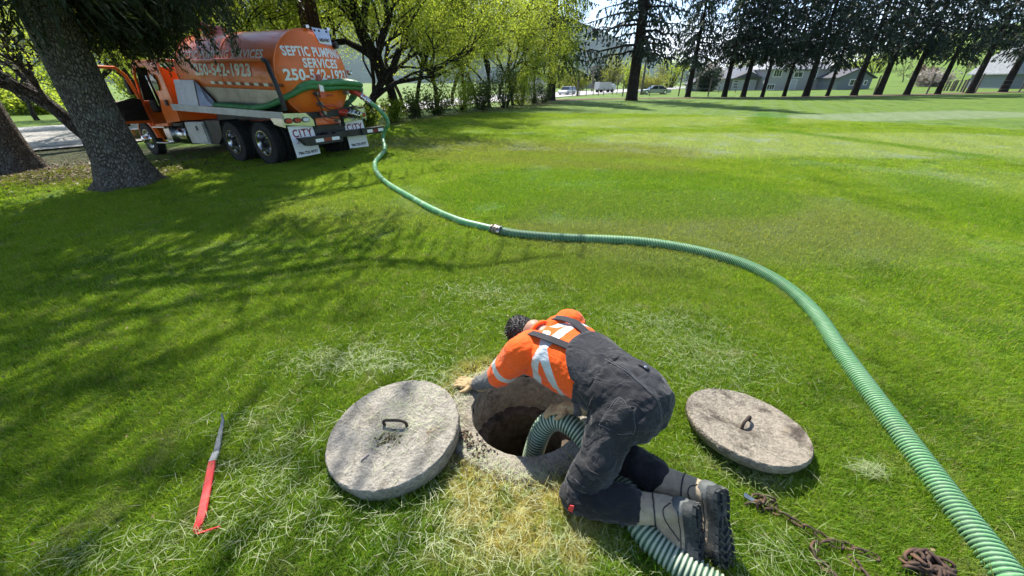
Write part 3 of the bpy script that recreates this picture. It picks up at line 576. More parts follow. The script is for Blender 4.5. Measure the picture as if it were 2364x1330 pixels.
# parked cars: side profile swept across the width with a tapered cabin
M_CARW = simple('white_car_paint', (.62, .63, .64), .3, coat=.6, var=.05); M_CARS = simple('silver_car_paint', (.42, .45, .45), .3, metal=.4, coat=.6, var=.05); M_TYRE = simple('tyre_rubber', (.022, .022, .022), .85, var=.3, bump=.4, bs=60); M_RIM = simple('polished_alloy', (.72, .72, .74), .22, metal=1, var=.08); M_RED = simple('red_lens', (.45, .01, .01), .2, spec=.7); M_BLACKP = simple('black_plastic', (.02, .02, .022), .5)
M_HEAD = simple('clear_lens', (.7, .7, .72), .15)
def car(name, label, cat, p, yaw, L, Wd, Hh, body, cabin, mat, wr=.33, wx=(.18, .80), glass=True):
    """body, cabin: outlines in fractions of length and height; nose at x = 0"""
    root = empty(name, p, (0, 0, yaw), label, cat)
    m = MB(); m.poly([(x*L-L/2, -Wd/2, z*Hh) for x, z in body], (0, Wd, 0)); m.build('body', mat, root, bevel=.06)
    c = MB(); n = len(cabin); b = [(x*L-L/2, -Wd/2+.04+.14*(z > .7), z*Hh) for x, z in cabin]; t = [(x, -y, z) for x, y, z in b]; c.add(b+t, [tuple(range(n))[::-1], tuple(range(n, 2*n))]+[(i, (i+1) % n, (i+1) % n+n, i+n) for i in range(n)]); cb = c.build('cabin', M_GLASS, root, bevel=.03)
    top = [q for q in cabin if q[1] > .85]; rf = MB(); xs = [q[0] for q in top]; rf.box(((min(xs)+max(xs))/2*L-L/2, 0, Hh*.985), ((max(xs)-min(xs))*L*1.0, Wd-.34, .07)); rf.build('roof', mat, root, bevel=.02)
    xm = (min(xs)+max(xs))/2*L-L/2
    for sg in (-1, 1): q = MB(); q.box((xm, sg*(Wd/2-.09), Hh*.80), (.09, .05, Hh*.36), Matrix.Rotation(sg*.22, 4, 'X')); q.build('pillar', mat, root)
    for wxx in wx:
        for sg in (-1, 1):
            w = MB(); cx = wxx*L-L/2; w.lathe((cx, sg*(Wd/2-.12), wr), (0, sg, 0), [(-.1, wr*.6), (-.1, wr*.96), (-.07, wr), (.09, wr), (.12, wr*.94), (.12, wr*.66)], 20); o = w.build('wheel', M_TYRE, root, smooth=40)
            w = MB(); w.lathe((cx, sg*(Wd/2-.12), wr), (0, sg, 0), [(.09, wr*.66), (.07, wr*.5), (.1, wr*.15), (.1, .001)], 16); w.build('rim', M_RIM, o, smooth=40)
    for sg in (-1, 1):
        q = MB(); q.box((-L/2+.05, sg*Wd*.36, Hh*.44), (.12, .28, .13)); q.build('headlight', M_HEAD, root, bevel=.02)
        q = MB(); q.box((L/2-.04, sg*Wd*.38, Hh*.5), (.10, .24, .16)); q.build('tail_light', M_RED, root, bevel=.02)
    return root
sedan_b = [(0, .2), (.0, .42), (.03, .5), (.28, .60), (.72, .64), (.97, .60), (1, .5), (1, .22), (.87, .16), (.86, .3), (.80, .42), (.74, .3), (.73, .16), (.25, .16), (.24, .3), (.18, .42), (.12, .3), (.11, .16)]
sedan_c = [(.26, .58), (.40, .95), (.48, 1), (.62, 1), (.72, .94), (.86, .62)]
suv_b = [(0, .2), (0, .45), (.05, .55), (.25, .60), (.98, .60), (1, .5), (1, .22), (.90, .16), (.86, .36), (.78, .42), (.71, .36), (.68, .16), (.28, .16), (.25, .36), (.18, .42), (.11, .36), (.09, .16)]
suv_c = [(.23, .58), (.34, .95), (.40, 1), (.92, 1), (.97, .9), (.99, .58)]
p = G(1510, 218); car('silver_car', 'silver sedan parked side on beyond the wire fence, right of the big fir', 'car', p, .02, 68*depth(p)/860, 1.8*depth(p)/62, 19*depth(p)/860/1.07, sedan_b, sedan_c, M_CARS, wr=.32*depth(p)/58)
p = G(1309, 219); k = depth(p)/60; car('white_suv', 'white sport utility vehicle driving on the road near the hedge end', 'car', p, 1.05, 4.6*k*.9, 1.9*k*.8, 18*depth(p)/860/1.07, suv_b, suv_c, M_CARW, wr=.33*k*.8)
p = G(2352, 204); k = depth(p)/60; car('white_van', 'white van parked by the barn at the right edge', 'van', p, .25, 74*depth(p)/860, 1.9*k, 33*depth(p)/860/1.07, [(0, .2), (0, .45), (.05, .58), (.98, .58), (1, .5), (1, .22), (.84, .14), (.82, .3), (.76, .36), (.70, .3), (.68, .14), (.26, .14), (.24, .3), (.18, .36), (.12, .3), (.10, .14)], [(.04, .56), (.12, .95), (.16, 1), (.96, 1), (.99, .9), (.995, .56)], M_CARW, wr=.36*k)
def far_truck():
    p = G(1397, 214); s = depth(p)/860; root = empty('grey_truck', p, (0, 0, .5), 'small grey box truck on the road seen from behind', 'truck')
    b = MB(); b.box((-2.2*s*4, 0, 14*s), (34*s, 18*s, 15*s)); b.build('cargo_box', M_DOOR, root, bevel=.03*10*s)
    b = MB(); b.poly([(8*s, -8*s, 5*s), (26*s, -8*s, 5*s), (26*s, -8*s, 12*s), (20*s, -8*s, 18*s), (8*s, -8*s, 18*s)], (0, 16*s, 0)); b.build('cab', M_CARW, root, bevel=.2)
    b = MB(); b.box((0, 0, 5*s), (50*s, 6*s, 2*s)); b.build('chassis', M_BLACKP, root)
    for x in (-18, 14):
        for sg in (-1, 1): w = MB(); w.lathe((x*s, sg*7*s, 3.6*s), (0, sg, 0), [(-1.5*s, .1), (-1.5*s, 3.6*s), (1.5*s, 3.6*s), (1.5*s, .1)], 16); w.build('wheel', M_TYRE, root)
far_truck()
# fence posts with wires beyond the spruces
root = empty('wire_fence', G(1566, 223), (0, 0, 0), 'thin wire fence on dark posts running behind the spruces', 'fence'); org = root.location.copy()
fp = [(1321, 222, 22), (1338, 221, 20), (1353, 221, 18), (1369, 220, 18), (1381, 221, 17), (1393, 220, 16), (1413, 219, 16), (1424, 218, 16), (1437, 223, 34), (1499, 222, 28), (1566, 222, 60), (1634, 223, 40), (1658, 214, 14), (1697, 214, 14), (1913, 221, 40), (2016, 219, 42), (2138, 218, 44), (2250, 215, 42), (2352, 213, 40)]
tops = []
for u, v, h in fp:
    p = G(u, v); hh = h*depth(p)/860/1.07; q = p-org; tops.append((q, hh)); m = MB(); m.tube([q-Vector((0, 0, .2)), q+Vector((0, 0, hh))], .05 if h < 30 else .085, 8); m.build('post', M_WOOD, root, smooth=40)
w = MB()
for (a, ha), (b, hb) in zip(tops[:-1], tops[1:]):
    for f in (.25, .55, .85): w.tube([a+Vector((0, 0, min(ha, 1.6)*f)), (a+b)/2+Vector((0, 0, min(ha, hb, 1.6)*f-.02)), b+Vector((0, 0, min(hb, 1.6)*f))], .008, 4)
w.build('wire', M_METALP, root)
for i, (u, v, h) in enumerate([(2178, 210, 20), (2185, 210, 21), (2193, 210, 22), (2201, 210, 23), (2209, 211, 24), (2217, 212, 26), (2196, 211, 24), (2222, 214, 30)]):
    p = G(u, v); m = MB(); hh = h*depth(p)/860/1.07; m.tube([(0, 0, -.2), (0, 0, hh)], .11, 8); o = m.build('wooden_post', M_WOOD, None, smooth=40, loc=p); tag(o, ['leftmost', 'second from the left', 'third from the left', 'fourth from the left', 'fifth from the left', 'second from the right', 'middle leaning one', 'rightmost and tallest'][i]+' of the short line of bare wooden posts', 'post', 'line of bare wooden posts')
for u, v, h, lb in [(1480, 219, 75, 'tall utility pole just right of the big fir trunk'), (1333, 222, 46, 'short thick utility pole right of the white vehicle'), (1366, 212, 55, 'slim utility pole between the two vehicles on the road'), (1607, 212, 42, 'slim pole in front of the low grey shed')]:
    p = G(u, v); hh = h*depth(p)/860/1.07; root = empty('utility_pole', p, (0, 0, 0), lb, 'pole', 'poles along the road'); m = MB(); m.tube([(0, 0, -.3), (0, 0, hh)], [.19, .13], 10); m.build('pole', M_WOOD, root, smooth=40)
    m = MB(); m.box((0, 0, hh*.93), (2.2, .12, .14)); m.build('crossarm', M_WOOD, root)
    m = MB(); [m.lathe((x, 0, hh*.93+.06), (0, 0, 1), [(0, .05), (.12, .05), (.16, .02)], 8) for x in (-.9, .9)]; m.build('insulator', M_GLASS, root)
# far trees and bushes
far = [(1225, 100, 7, 9, 'L'), (1290, 120, 9, 11, 'L'), (1330, 88, 4.2, 7, 'Y'), (1352, 130, 9, 10, 'G'), (1385, 110, 8, 6, 'D'), (1408, 105, 9, 7, 'Y'), (1425, 100, 7, 6, 'G'), (1450, 110, 9, 8, 'L'), (1497, 95, 3.8, 8, 'Y'), (1528, 110, 10, 9, 'G'), (1545, 115, 11, 9, 'L'), (1600, 120, 11, 11, 'D'), (1632, 70, 4.6, 4, 'D'), (1640, 75, 6, 4, 'B'), (1745, 110, 14, 9, 'D'), (1800, 120, 16, 12, 'D'), (1885, 95, 4.0, 9, 'Y'), (1855, 90, 3, 4, 'B'), (1800, 88, 2.6, 3, 'B'), (1935, 80, 3.4, 5, 'L'), (2080, 95, 8.5, 8, 'G'), (2135, 82, 7.0, 8, 'P'), (2150, 76, 3.2, 6, 'B'), (2215, 90, 8, 8, 'G'), (2285, 85, 7, 7, 'L'), (2345, 120, 13, 14, 'L'), (2010, 140, 12, 16, 'L'), (1950, 150, 12, 16, 'L'), (2120, 160, 10, 16, 'L'), (1700, 140, 13, 12, 'L')]
lab = {'L': ('pale green spring tree far beyond the fence', M_LEAF), 'Y': ('yellow flowering bush beyond the road', M_LEAF3), 'D': ('dark evergreen tree far beyond the fence', M_NEEDLE2), 'G': ('nearly bare grey twigged tree far beyond the fence', M_GREY), 'B': ('pale blossoming bush near the houses', M_BLOSSOM), 'P': ('pinkish brown blossoming tree right of the bare tree', M_PINKB)}
def where(u):
    for a, t in ((1280, 'at the right end of the hedge'), (1360, 'near the short utility pole'), (1430, 'left of the big lone fir'), (1470, 'directly behind the big lone fir'), (1520, 'above the silver car'), (1580, 'right of the silver car'), (1630, 'by the low grey shed'), (1665, 'at the left corner of the garage'), (1720, 'above the garage roof'), (1765, 'where the garage meets the tall house'), (1830, 'by the left windows of the two storey house'), (1870, 'by the entrance of the two storey house'), (1905, 'at the right corner of the two storey house'), (1945, 'left of the small blue grey house'), (1990, 'behind the small blue grey house'), (2060, 'on the slope right of the small house'), (2100, 'between two thick spruces'), (2145, 'under the slim spruces'), (2230, 'beside the line of bare posts'), (2300, 'left of the white van'), (9999, 'behind the barn')):
        if u < a: return t
for i, (u, d, h, w, k) in enumerate(far):
    lb, mt = lab[k]; b = .545; p = Vector(((u-1182)/860*d, d*(cT+b*sT), 0)); p.z = float(zg(p.x, p.y)); lb2 = lb.replace('far beyond the fence', '').replace('beyond the road', '').replace('near the houses', '').replace('right of the bare tree', '').strip()+' '+where(u)
    if k in 'GP': deciduous('far_tree', p, 200+i, h, .7, .12, lb2, 'trees and bushes beyond the fence', mt, 1500 if k == 'P' else 500, .22, gn=3, bk=M_BARK3)
    else: shrub('far_tree' if h > 5 else 'far_bush', p, 200+i, h, w, 2600, .40, lb2, mt, 'trees and bushes beyond the fence', cat='tree' if h > 5 else 'bush', stems=18)
#@@PART3
# ------------------------------------------------------------------ septic pump truck (local axes: x forward, y left, z up)
M_ORANGE = simple('orange_truck_paint', (.90, .17, .018), .38, var=.08, vs=1.5, coat=.25, dirt=((.35, .12, .05), 2.2, .25)); M_ORANGE2 = simple('red_orange_paint', (.55, .05, .02), .3, coat=.4, var=.1)
M_ALU = simple('aluminium_sheet', (.50, .51, .52), .2, metal=1, var=.12, vs=3); M_DALU = simple('shaded_aluminium', (.22, .23, .235), .28, metal=1, var=.25, vs=4, bump=.2, bs=12); M_BLACK = simple('black_paint', (.018, .018, .02), .4, var=.3, dirt=((.06, .055, .05), 4, .4)); M_WHITEP = simple('white_vinyl', (.90, .90, .90), .4, var=.03)  # M_DALU: darker copy of the sheet metal, dim reflections put into its colour
M_CHAS = simple('dark_chassis', (.015, .014, .014), .7, var=.4, bump=.3, bs=25); M_CHROME = simple('worn_chrome', (.6, .6, .6), .18, metal=1, var=.2, vs=12); M_REDR = simple('red_reflector', (.22, .003, .008), .3, spec=.8); M_HOSEG = simple('green_hose_plain', (.06, .24, .085), .45, var=.22, vs=6, dirt=((.30, .36, .26), 5, .35), bump=.2, bs=40)
M_DKRED = simple('dark_red_print', (.28, .015, .035), .5, var=.05); M_DKPRINT = simple('dark_print', (.05, .03, .04), .5, var=.05); M_BRASS = simple('dirty_fitting', (.28, .25, .21), .45, metal=.7, var=.4, vs=15)
def ribbed_alu():
    m, n, p = newmat('ribbed_aluminium'); tc = n.new('ShaderNodeTexCoord').outputs['Object']; sx = n.new('ShaderNodeSeparateXYZ'); n.l.new(tc, sx.inputs[0])
    w = n.math('SINE', n.math('MULTIPLY', sx.outputs[2], 150.0)); k = n.math('SINE', n.math('MULTIPLY', sx.outputs[0], 150.0)); h = n.math('MAXIMUM', w, n.math('MULTIPLY', k, .6)); f = n.noise(tc, 3, 5, .6)
    n.put(p.inputs['Base Color'], n.mix(n.ramp(f, .35, .65), (.36, .37, .38), (.52, .53, .53))); p.inputs['Metallic'].default_value = .85; n.put(p.inputs['Roughness'], n.ramp(f, .3, .7, .42, .58)); n.put(p.inputs['Normal'], n.bump(h, .35, .006)); return m
M_RIB = ribbed_alu()
hx, hy = -.87, .493; pitch = math.atan(.30/6.6)
fx = Vector((hx, hy, 0)).normalized(); TO = Vector((-5.608, 10.944, -.09)); X3 = Vector((fx.x*math.cos(pitch), fx.y*math.cos(pitch), -math.sin(pitch))); L3 = Vector((-fx.y, fx.x, 0)); U3 = X3.cross(L3)
truck = empty('septic_truck', TO, Matrix((X3, L3, U3)).transposed().to_euler(), 'orange septic pumping tanker truck with open cab door, parked behind the near fir', 'tanker truck')
R_T = .96
def tz(x): return 1.93+(x+.95)*.065
def tank():
    m = MB(); k = 64; prof = [(-1.19, .02), (-1.185, .25), (-1.16, .48), (-1.10, .70), (-1.03, .85), (-.97, .93), (-.93, R_T), (-.5, R_T), (.5, R_T), (1.5, R_T), (2.5, R_T), (3.62, R_T), (3.68, .93), (3.76, .8), (3.84, .5), (3.87, .02)]
    m.lathe((0, 0, tz(0)), (1, 0, .065), prof, k, caps=True); return m.build('tank', M_ORANGE, truck, smooth=35)
tk = tank()
for x in (-.93, 1.36, 3.6): m = MB(); m.lathe((x, 0, tz(x)), (1, 0, .065), [(-.02, R_T-.01), (-.015, R_T+.012), (.015, R_T+.012), (.02, R_T-.01)], 64); m.build('weld_band', M_ORANGE, truck, smooth=30)
m = MB(); m.lathe((2.85, 0, tz(2.85)+R_T-.03), (0, 0, 1), [(0, .30), (.12, .30), (.12, .36), (.17, .36), (.21, .2), (.22, .01)], 24); m.build('manway_lid', M_ORANGE2, truck, smooth=35)
m = MB(); m.tube([(3.15, 0, tz(3.1)+R_T-.05), (3.15, 0, tz(3.1)+R_T+.2), (3.35, 0, tz(3.1)+R_T+.25)], .07, 10); m.build('vent_pipe', M_ORANGE2, truck, smooth=40)
def text(s, size, bold, mapf, mat, name='lettering', parent=None, spacing=1.0):
    cu = bpy.data.curves.new(name, 'FONT'); cu.body = s; cu.size = size; cu.offset = bold; cu.extrude = .0; cu.align_x = 'LEFT'; cu.space_character = spacing; cu.resolution_u = 3
    o = bpy.data.objects.new('tmp', cu); COL.objects.link(o); dg = bpy.context.evaluated_depsgraph_get(); me = bpy.data.meshes.new_from_object(o.evaluated_get(dg)); bpy.data.objects.remove(o)
    bm = bmesh.new(); bm.from_mesh(me); bmesh.ops.triangulate(bm, faces=bm.faces); bmesh.ops.subdivide_edges(bm, edges=[e for e in bm.edges if e.calc_length() > size*.35], cuts=2, use_grid_fill=False)
    bm.to_mesh(me); bm.free(); co_ = np.array([v.co for v in me.vertices]); w = co_[:, 0].max()
    for v in me.vertices: v.co = mapf(v.co.x, v.co.y, w)
    me.name = name; return link(name, me, mat, parent if parent is not None else truck)
def sidemap(x0, x1, zc, h):
    """wrap text round the left flank from x0 (front) to x1 (rear), its middle at height zc"""
    def f(x, y, w):
        X = x0+(x1-x0)*x/w; a0 = math.asin(max(-.99, min(.99, (zc-tz(0))/R_T))); a = a0+(y-h*.36)/R_T; r = R_T+.014; return Vector((X, math.cos(a)*r, tz(X)+math.sin(a)*r))
    return f
def rearx(y, z):
    """bulge of the rear head"""
    r = min(1, math.hypot(y, z)/R_T); return np.interp(r*R_T, [.02, .25, .48, .70, .85, .93, .96], [-1.19, -1.185, -1.16, -1.10, -1.03, -.97, -.93])
def rearmap(y0, y1, zc, h):
    def f(x, y, w):
        Y = y0+(y1-y0)*x/w; Z_ = zc+(y-h*.36)-tz(-.95); return Vector((rearx(Y, Z_)-.016-.065*Z_, Y, tz(-1.1)+Z_))
    return f
text('SEPTIC PUMPING SERVICES', .27, .009, sidemap(3.30, -.55, 2.42, .27), M_WHITEP, spacing=1.1); text('250-542-1923', .36, .012, sidemap(2.55, -.02, 2.10, .36), M_WHITEP, spacing=1.06)
text('SEPTIC PUMPING', .26, .009, rearmap(.74, -.76, 2.43, .26), M_WHITEP, spacing=1.08); text('SERVICES', .26, .009, rearmap(.38, -.58, 2.20, .26), M_WHITEP, spacing=1.08); text('250-542-1923', .31, .011, rearmap(.84, -.86, 1.96, .31), M_WHITEP, spacing=1.05)
# red and white reflective tape along the flank, stripe by stripe
for i in range(16):
    x0 = 2.0-i*.195; m = MB(); x1 = x0-.19; V = []
    for x in (x0, x1):
        for a in (-.235, -.20, -.165): V.append((x, math.cos(a)*(R_T+.008), tz(x)+math.sin(a)*(R_T+.008)))
    m.add(V, [(0, 1, 4, 3), (1, 2, 5, 4)]); m.build('reflective_stripe', M_REDR if i % 2 else M_WHITEP, truck)
def dk(x): return 1.19+(x+1.15)*.056   # top of the deck beside the tank
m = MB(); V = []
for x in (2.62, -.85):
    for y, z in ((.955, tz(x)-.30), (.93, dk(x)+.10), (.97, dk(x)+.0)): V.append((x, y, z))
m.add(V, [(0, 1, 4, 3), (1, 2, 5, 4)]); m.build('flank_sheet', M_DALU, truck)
for s in (1, -1):
    m = MB(); m.poly([(4.15, s*1.2, dk(4.15)), (4.15, s*1.2, dk(4.15)-.17), (-1.12, s*1.2, dk(-1.12)-.15), (-1.12, s*1.2, dk(-1.12))], (0, -s*.04, 0)); m.build('deck_rail', M_RIB, truck)
    m = MB(); m.poly([(4.12, s*1.155, dk(4.1)-.05), (4.12, s*.6, dk(4.1)-.05), (-1.1, s*.6, dk(-1.1)-.05), (-1.1, s*1.155, dk(-1.1)-.05)], (0, 0, -.03)); m.build('deck_floor', M_ALU, truck)
    m = MB(); m.poly([(3.80, s*1.02, 2.08), (2.72, s*1.02, 2.02), (2.62, s*1.17, dk(2.6)-.03), (3.74, s*1.17, dk(3.7)-.03)], (0, -s*.03, 0)); m.build('front_panel', M_RIB, truck)
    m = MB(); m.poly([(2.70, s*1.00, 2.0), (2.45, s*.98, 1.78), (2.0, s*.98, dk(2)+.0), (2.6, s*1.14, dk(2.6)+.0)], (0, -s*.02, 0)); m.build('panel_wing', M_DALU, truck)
    # rear light bracket and its lamps
    m = MB(); m.poly([(-1.12, s*1.2, dk(-1.1)-.03), (-1.12, s*1.2, .92), (-1.12, s*.44, .84), (-1.12, s*.44, .98), (-1.12, s*.60, dk(-1.1)-.05)], (.05, 0, 0)); m.build('light_bracket', M_ALU, truck)
    m = MB(); m.poly([(-1.10, s*1.2, dk(-1.1)-.14), (-.62, s*1.2, dk(-.6)-.14), (-.72, s*1.2, .93), (-1.10, s*1.2, .86)], (0, -s*.03, 0)); m.build('bracket_side', M_ALU, truck)
    for j, (yy, mt) in enumerate(((1.08, M_RED), (.86, M_RED), (.64, M_HEAD))):
        lamp = MB(); pts = [(-1.13, s*yy+.085*math.copysign(abs(math.cos(t))**.7, math.cos(t)), 1.0+.045*math.sin(t)) for t in np.linspace(0, 2*math.pi, 20, endpoint=False)]; lamp.poly(pts, (-.02, 0, 0)); o = lamp.build('tail_lamp', mt, truck, bevel=.006)
        g = MB(); g.tube([(p[0]-.005, p[1]*1+(p[1]-s*yy)*.08, p[2]+(p[2]-1.0)*.1) for p in pts]+[(pts[0][0]-.005, pts[0][1]+(pts[0][1]-s*yy)*.08, pts[0][2])], .010, 6, caps=False); g.build('gasket', M_BLACKP, o, smooth=40)
    y0, y1 = (s*1.10, s*.46); ca = -1.05
    fl = MB(); fl.poly([(ca, y0, .88), (ca, y1, .88), (ca-.04, y1, .20), (ca-.04, y0, .18)], (.012, 0, 0)); F_ = fl.build('mud_flap', M_WHITEP, truck)
    def fm(ya, yb, zc, h):
        def f(x, y, w): q = x/w; zz = zc+(y-h*.36); return Vector((ca-.006-(.88-zz)*.06, ya+(yb-ya)*q, zz))
        return f
    ym = max(y0, y1); yl = min(y0, y1)
    text('CITY', .24, .006, fm(ym-.06, yl+.06, .72, .24), M_DKRED, 'print', F_, 1.2); text('TRUCK', .125, .004, fm(ym-.12, yl+.12, .555, .125), M_DKRED, 'print', F_); text('786-723-9977', .085, .003, fm(ym-.06, yl+.06, .275, .085), M_DKPRINT, 'print', F_)
    l = MB(); l.box((ca-.028, (ym+yl)/2, .50), (.004, .44, .008)); l.build('print_line', M_DKRED, F_)
# rear tandem wheels, front wheels
def wheel(x, s, dual=True, r=.5):
    w = MB(); y = s*1.2; wd = .25
    def tyre(yc):
        w.lathe((x, yc, r), (0, s, 0), [(-wd/2, .29), (-wd/2+.005, .38), (-wd/2+.01, r*.93), (-wd/2+.04, r*.99), (-.03, r), (-.03, r-.012), (-.015, r-.012), (-.015, r), (.03, r), (.03, r-.012), (.045, r-.012), (.045, r), (wd/2-.04, r*.99), (wd/2-.01, r*.93), (wd/2-.002, .40), (wd/2-.015, .30), (wd/2-.05, .285)], 48)
        for k in range(48):
            a = 2*math.pi*k/48; R_ = Matrix.Rotation(-a, 4, 'Y')
            for q in (-.095, .095): w.box((x+math.cos(a)*(r+.001), yc+q, r+math.sin(a)*(r+.001)), (.02, .055, .03), R_)
    tyre(y-s*wd/2)
    if dual: tyre(y-s*(wd*1.5+.06))
    o = w.build('wheel', M_TYRE, truck, smooth=30); rim = MB(); c = (x, y, r)
    if dual: rim.lathe(c, (0, s, 0), [(-.02, .285), (.0, .295), (.0, .28), (-.03, .265), (-.12, .25), (-.20, .235), (-.22, .20), (-.225, .12)], 40)
    else: rim.lathe(c, (0, s, 0), [(-.02, .285), (.0, .295), (.0, .28), (-.04, .255), (-.05, .23), (.02, .17), (.03, .12)], 40)
    rim.build('rim', M_CHROME, o, smooth=35); hb = MB(); dpt = -.225 if dual else .03; hb.lathe(c, (0, s, 0), [(dpt-.02, .12), (dpt+.09, .11), (dpt+.12, .09), (dpt+.14, .03), (dpt+.14, .001)], 20); hb.build('hub', M_CHAS if dual else M_CHROME, o, smooth=35)
    nb = MB()
    for k in range(10): a = 2*math.pi*k/10; nb.lathe((x+math.cos(a)*.165, y+s*dpt, r+math.sin(a)*.165), (0, s, 0), [(0, .018), (.045, .018), (.05, .01)], 6)
    nb.build('wheel_nut', M_CHROME, o)
    if not dual:
        h = MB()
        for k in range(10): a = 2*math.pi*(k+.5)/10; h.lathe((x+math.cos(a)*.21, y-s*.02, r+math.sin(a)*.21), (0, s, 0), [(0, .022), (.012, .02)], 8, caps=True)
        h.build('hand_hole', M_BLACKP, o)
for s in (1, -1): wheel(0, s); wheel(1.42, s); wheel(6.75, s, False)
m = MB()
for s in (1, -1): m.box((3.2, s*.42, .90), (8.6, .09, .26))
for x in (-.95, .7, 2.3, 4.5, 7.2): m.box((x, 0, .88), (.12, .8, .18))
for x in (0, 1.42): m.tube([(x, -.95, .5), (x, .95, .5)], .085, 10); m.ball((x, 0, .5), (.22, .2, .22))
m.tube([(6.75, -1, .48), (6.75, 1, .48)], .06, 8); m.tube([(1.42, 0, .52), (5.2, 0, .75)], .06, 8); m.build('chassis', M_CHAS, truck, smooth=50)
m = MB(); m.box((1.0, 0, 1.08), (4.2, 1.2, .14)); m.build('subframe', M_BLACK, truck)
m = MB(); m.poly([(2.2, .55, 1.1), (-1.0, .50, 1.02), (-1.0, -.5, 1.02), (2.2, -.55, 1.1)], (0, 0, -.1)); m.build('tank_cradle', M_ORANGE2, truck)
# cone shaped lower head of the tank with its outlet skirt
m = MB(); m.poly([(-1.06, .42, .84), (-1.06, -.42, .84), (-1.04, -.50, 1.14), (-1.04, .50, 1.14)], (.25, 0, 0)); m.build('tank_skirt', M_ORANGE, truck, bevel=.02)
# rear bumper in three beams with reflectors
m = MB(); m.box((-1.05, 0, .70), (.08, .9, .28)); m.build('rear_crossmember', M_BLACK, truck, bevel=.008)
def beam(y0, y1, z, x, h, name='bumper_beam'): m = MB(); m.box((x, (y0+y1)/2, z), (.14, abs(y1-y0), h)); return m.build(name, M_BLACK, truck, bevel=.01)
beam(.92, .0, .54, -1.42, .20); beam(.1, -.9, .60, -1.30, .15); beam(-.70, -1.48, .60, -1.36, .17)
m = MB(); m.poly([(-1.35, .92, .64), (-1.35, 1.18, .64), (-1.35, 1.02, .46), (-1.35, .92, .44)], (-.14, 0, 0)); m.build('bumper_end', M_BLACK, truck, bevel=.01)
for y, z in ((-.25, .7), (.25, .7)): m = MB(); m.box((-1.22, y, z-.08), (.3, .08, .12)); m.build('bumper_arm', M_BLACK, truck)
for (ya, yb, z, x) in ((.78, .10, .54, -1.494), (-.86, -1.44, .60, -1.434)):
    w = (yb-ya)/3
    for j, mt in enumerate((M_WHITEP, M_REDR, M_WHITEP)): m = MB(); m.box((x, ya+w*(j+.5), z), (.008, abs(w)*(.96), .075)); m.build('bumper_reflector', mt, truck)
# number plate, top lamps, marker post, valves
m = MB(); m.poly([(-1.10, -.12, 2.92), (-1.10, -.58, 2.90), (-1.16, -.54, 2.58), (-1.16, -.20, 2.60)], (-.02, 0, 0)); pl = m.build('plate_holder', M_ALU, truck)
def pm(x, y, w): q = x/w; return Vector((-1.185+(y-.04)*.15, -.22-.28*q, 2.64+y))
pb = MB(); pb.poly([(-1.130, -.20, 2.80), (-1.130, -.52, 2.79), (-1.172, -.51, 2.60), (-1.172, -.21, 2.61)], (-.008, 0, 0)); pb.build('number_plate', M_WHITEP, pl); text('MB4987', .10, .003, pm, M_DKPRINT, 'print', pl)
for y in (-.18, -.30, -.5): m = MB(); m.lathe((-1.125, y, 2.86), (-1, 0, 0), [(0, .025), (.01, .025), (.012, .001)], 10); m.build('bolt_head', M_BLACKP, pl)
for y in (-.06, -.62): m = MB(); m.box((-1.02, y, 2.93), (.12, .09, .07)); m.build('work_lamp', M_ALU, truck, bevel=.01)
m = MB(); m.lathe((-1.0, -.72, 2.60), (-1, -.4, .1), [(0, .07), (.10, .08), (.11, .06), (.09, .001)], 16); m.build('beacon_lamp', M_BLACKP, truck, smooth=40)
m = MB(); m.lathe((-1.0, -.98, 2.02), (-1, -.4, .1), [(0, .06), (.08, .065), (.09, .05), (.08, .001)], 16); m.build('side_lamp', M_CHROME, truck, smooth=40)
m = MB(); m.box((-1.34, .16, 1.83), (.015, .105, .19)); m.build('marker_post', M_REDR, truck); m = MB(); m.box((-1.34, .16, 1.66), (.015, .105, .15)); m.build('marker_post', M_WHITEP, truck); m = MB(); m.box((-1.325, .16, 1.70), (.02, .14, .50)); m.build('marker_backing', M_ORANGE2, truck)
for (y, z) in ((-.05, 1.50), (-.05, 1.27)): m = MB(); m.tube([(-1.2, .30, z), (-1.24, .02, z), (-1.24, -.18, z)], .02, 8); m.build('tank_handle', M_ORANGE2, truck, smooth=40)
def cable(name, P, r, mat, n=24): Q, L = bez(P, n); m = MB(); m.tube(Q, r, 8); return m.build(name, mat, truck, smooth=60)
cable('control_cable', [(-1.2, .28, 1.55), (-1.34, .32, 1.35), (-1.3, .20, 1.05), (-1.28, -.2, .96), (-1.3, -.45, 1.05)], .013, M_BLACKP); cable('control_cable', [(-1.2, .25, 1.45), (-1.36, .22, 1.25), (-1.34, -.05, 1.16), (-1.36, -.3, 1.2), (-1.28, -.62, 1.2)], .015, M_BLACKP); cable('control_cable', [(-1.1, .2, 1.20), (-1.3, .32, 1.1), (-1.3, .2, .93), (-1.3, -.15, .87)], .012, M_ORANGE2)
for y, z in ((.24, 1.55), (.22, 1.32), (.18, 1.12), (-.16, .90), (-.80, 1.20), (-.62, 1.55)):
    m = MB(); m.lathe((-1.14, y, z), (-1, 0, 0), [(0, .05), (.05, .05), (.05, .03), (.12, .03), (.12, .045), (.15, .045)], 10, caps=True); m.tube([(-1.24, y, z), (-1.25, y-.04, z-.10)], .012, 6); m.build('small_valve', M_BRASS, truck, smooth=40)
m = MB(); m.tube([(-1.0, -.38, 1.12), (-1.18, -.50, 1.08), (-1.30, -.58, 1.06)], [.09, .09, .085], 16); m.build('drain_pipe', M_ORANGE2, truck, smooth=40)
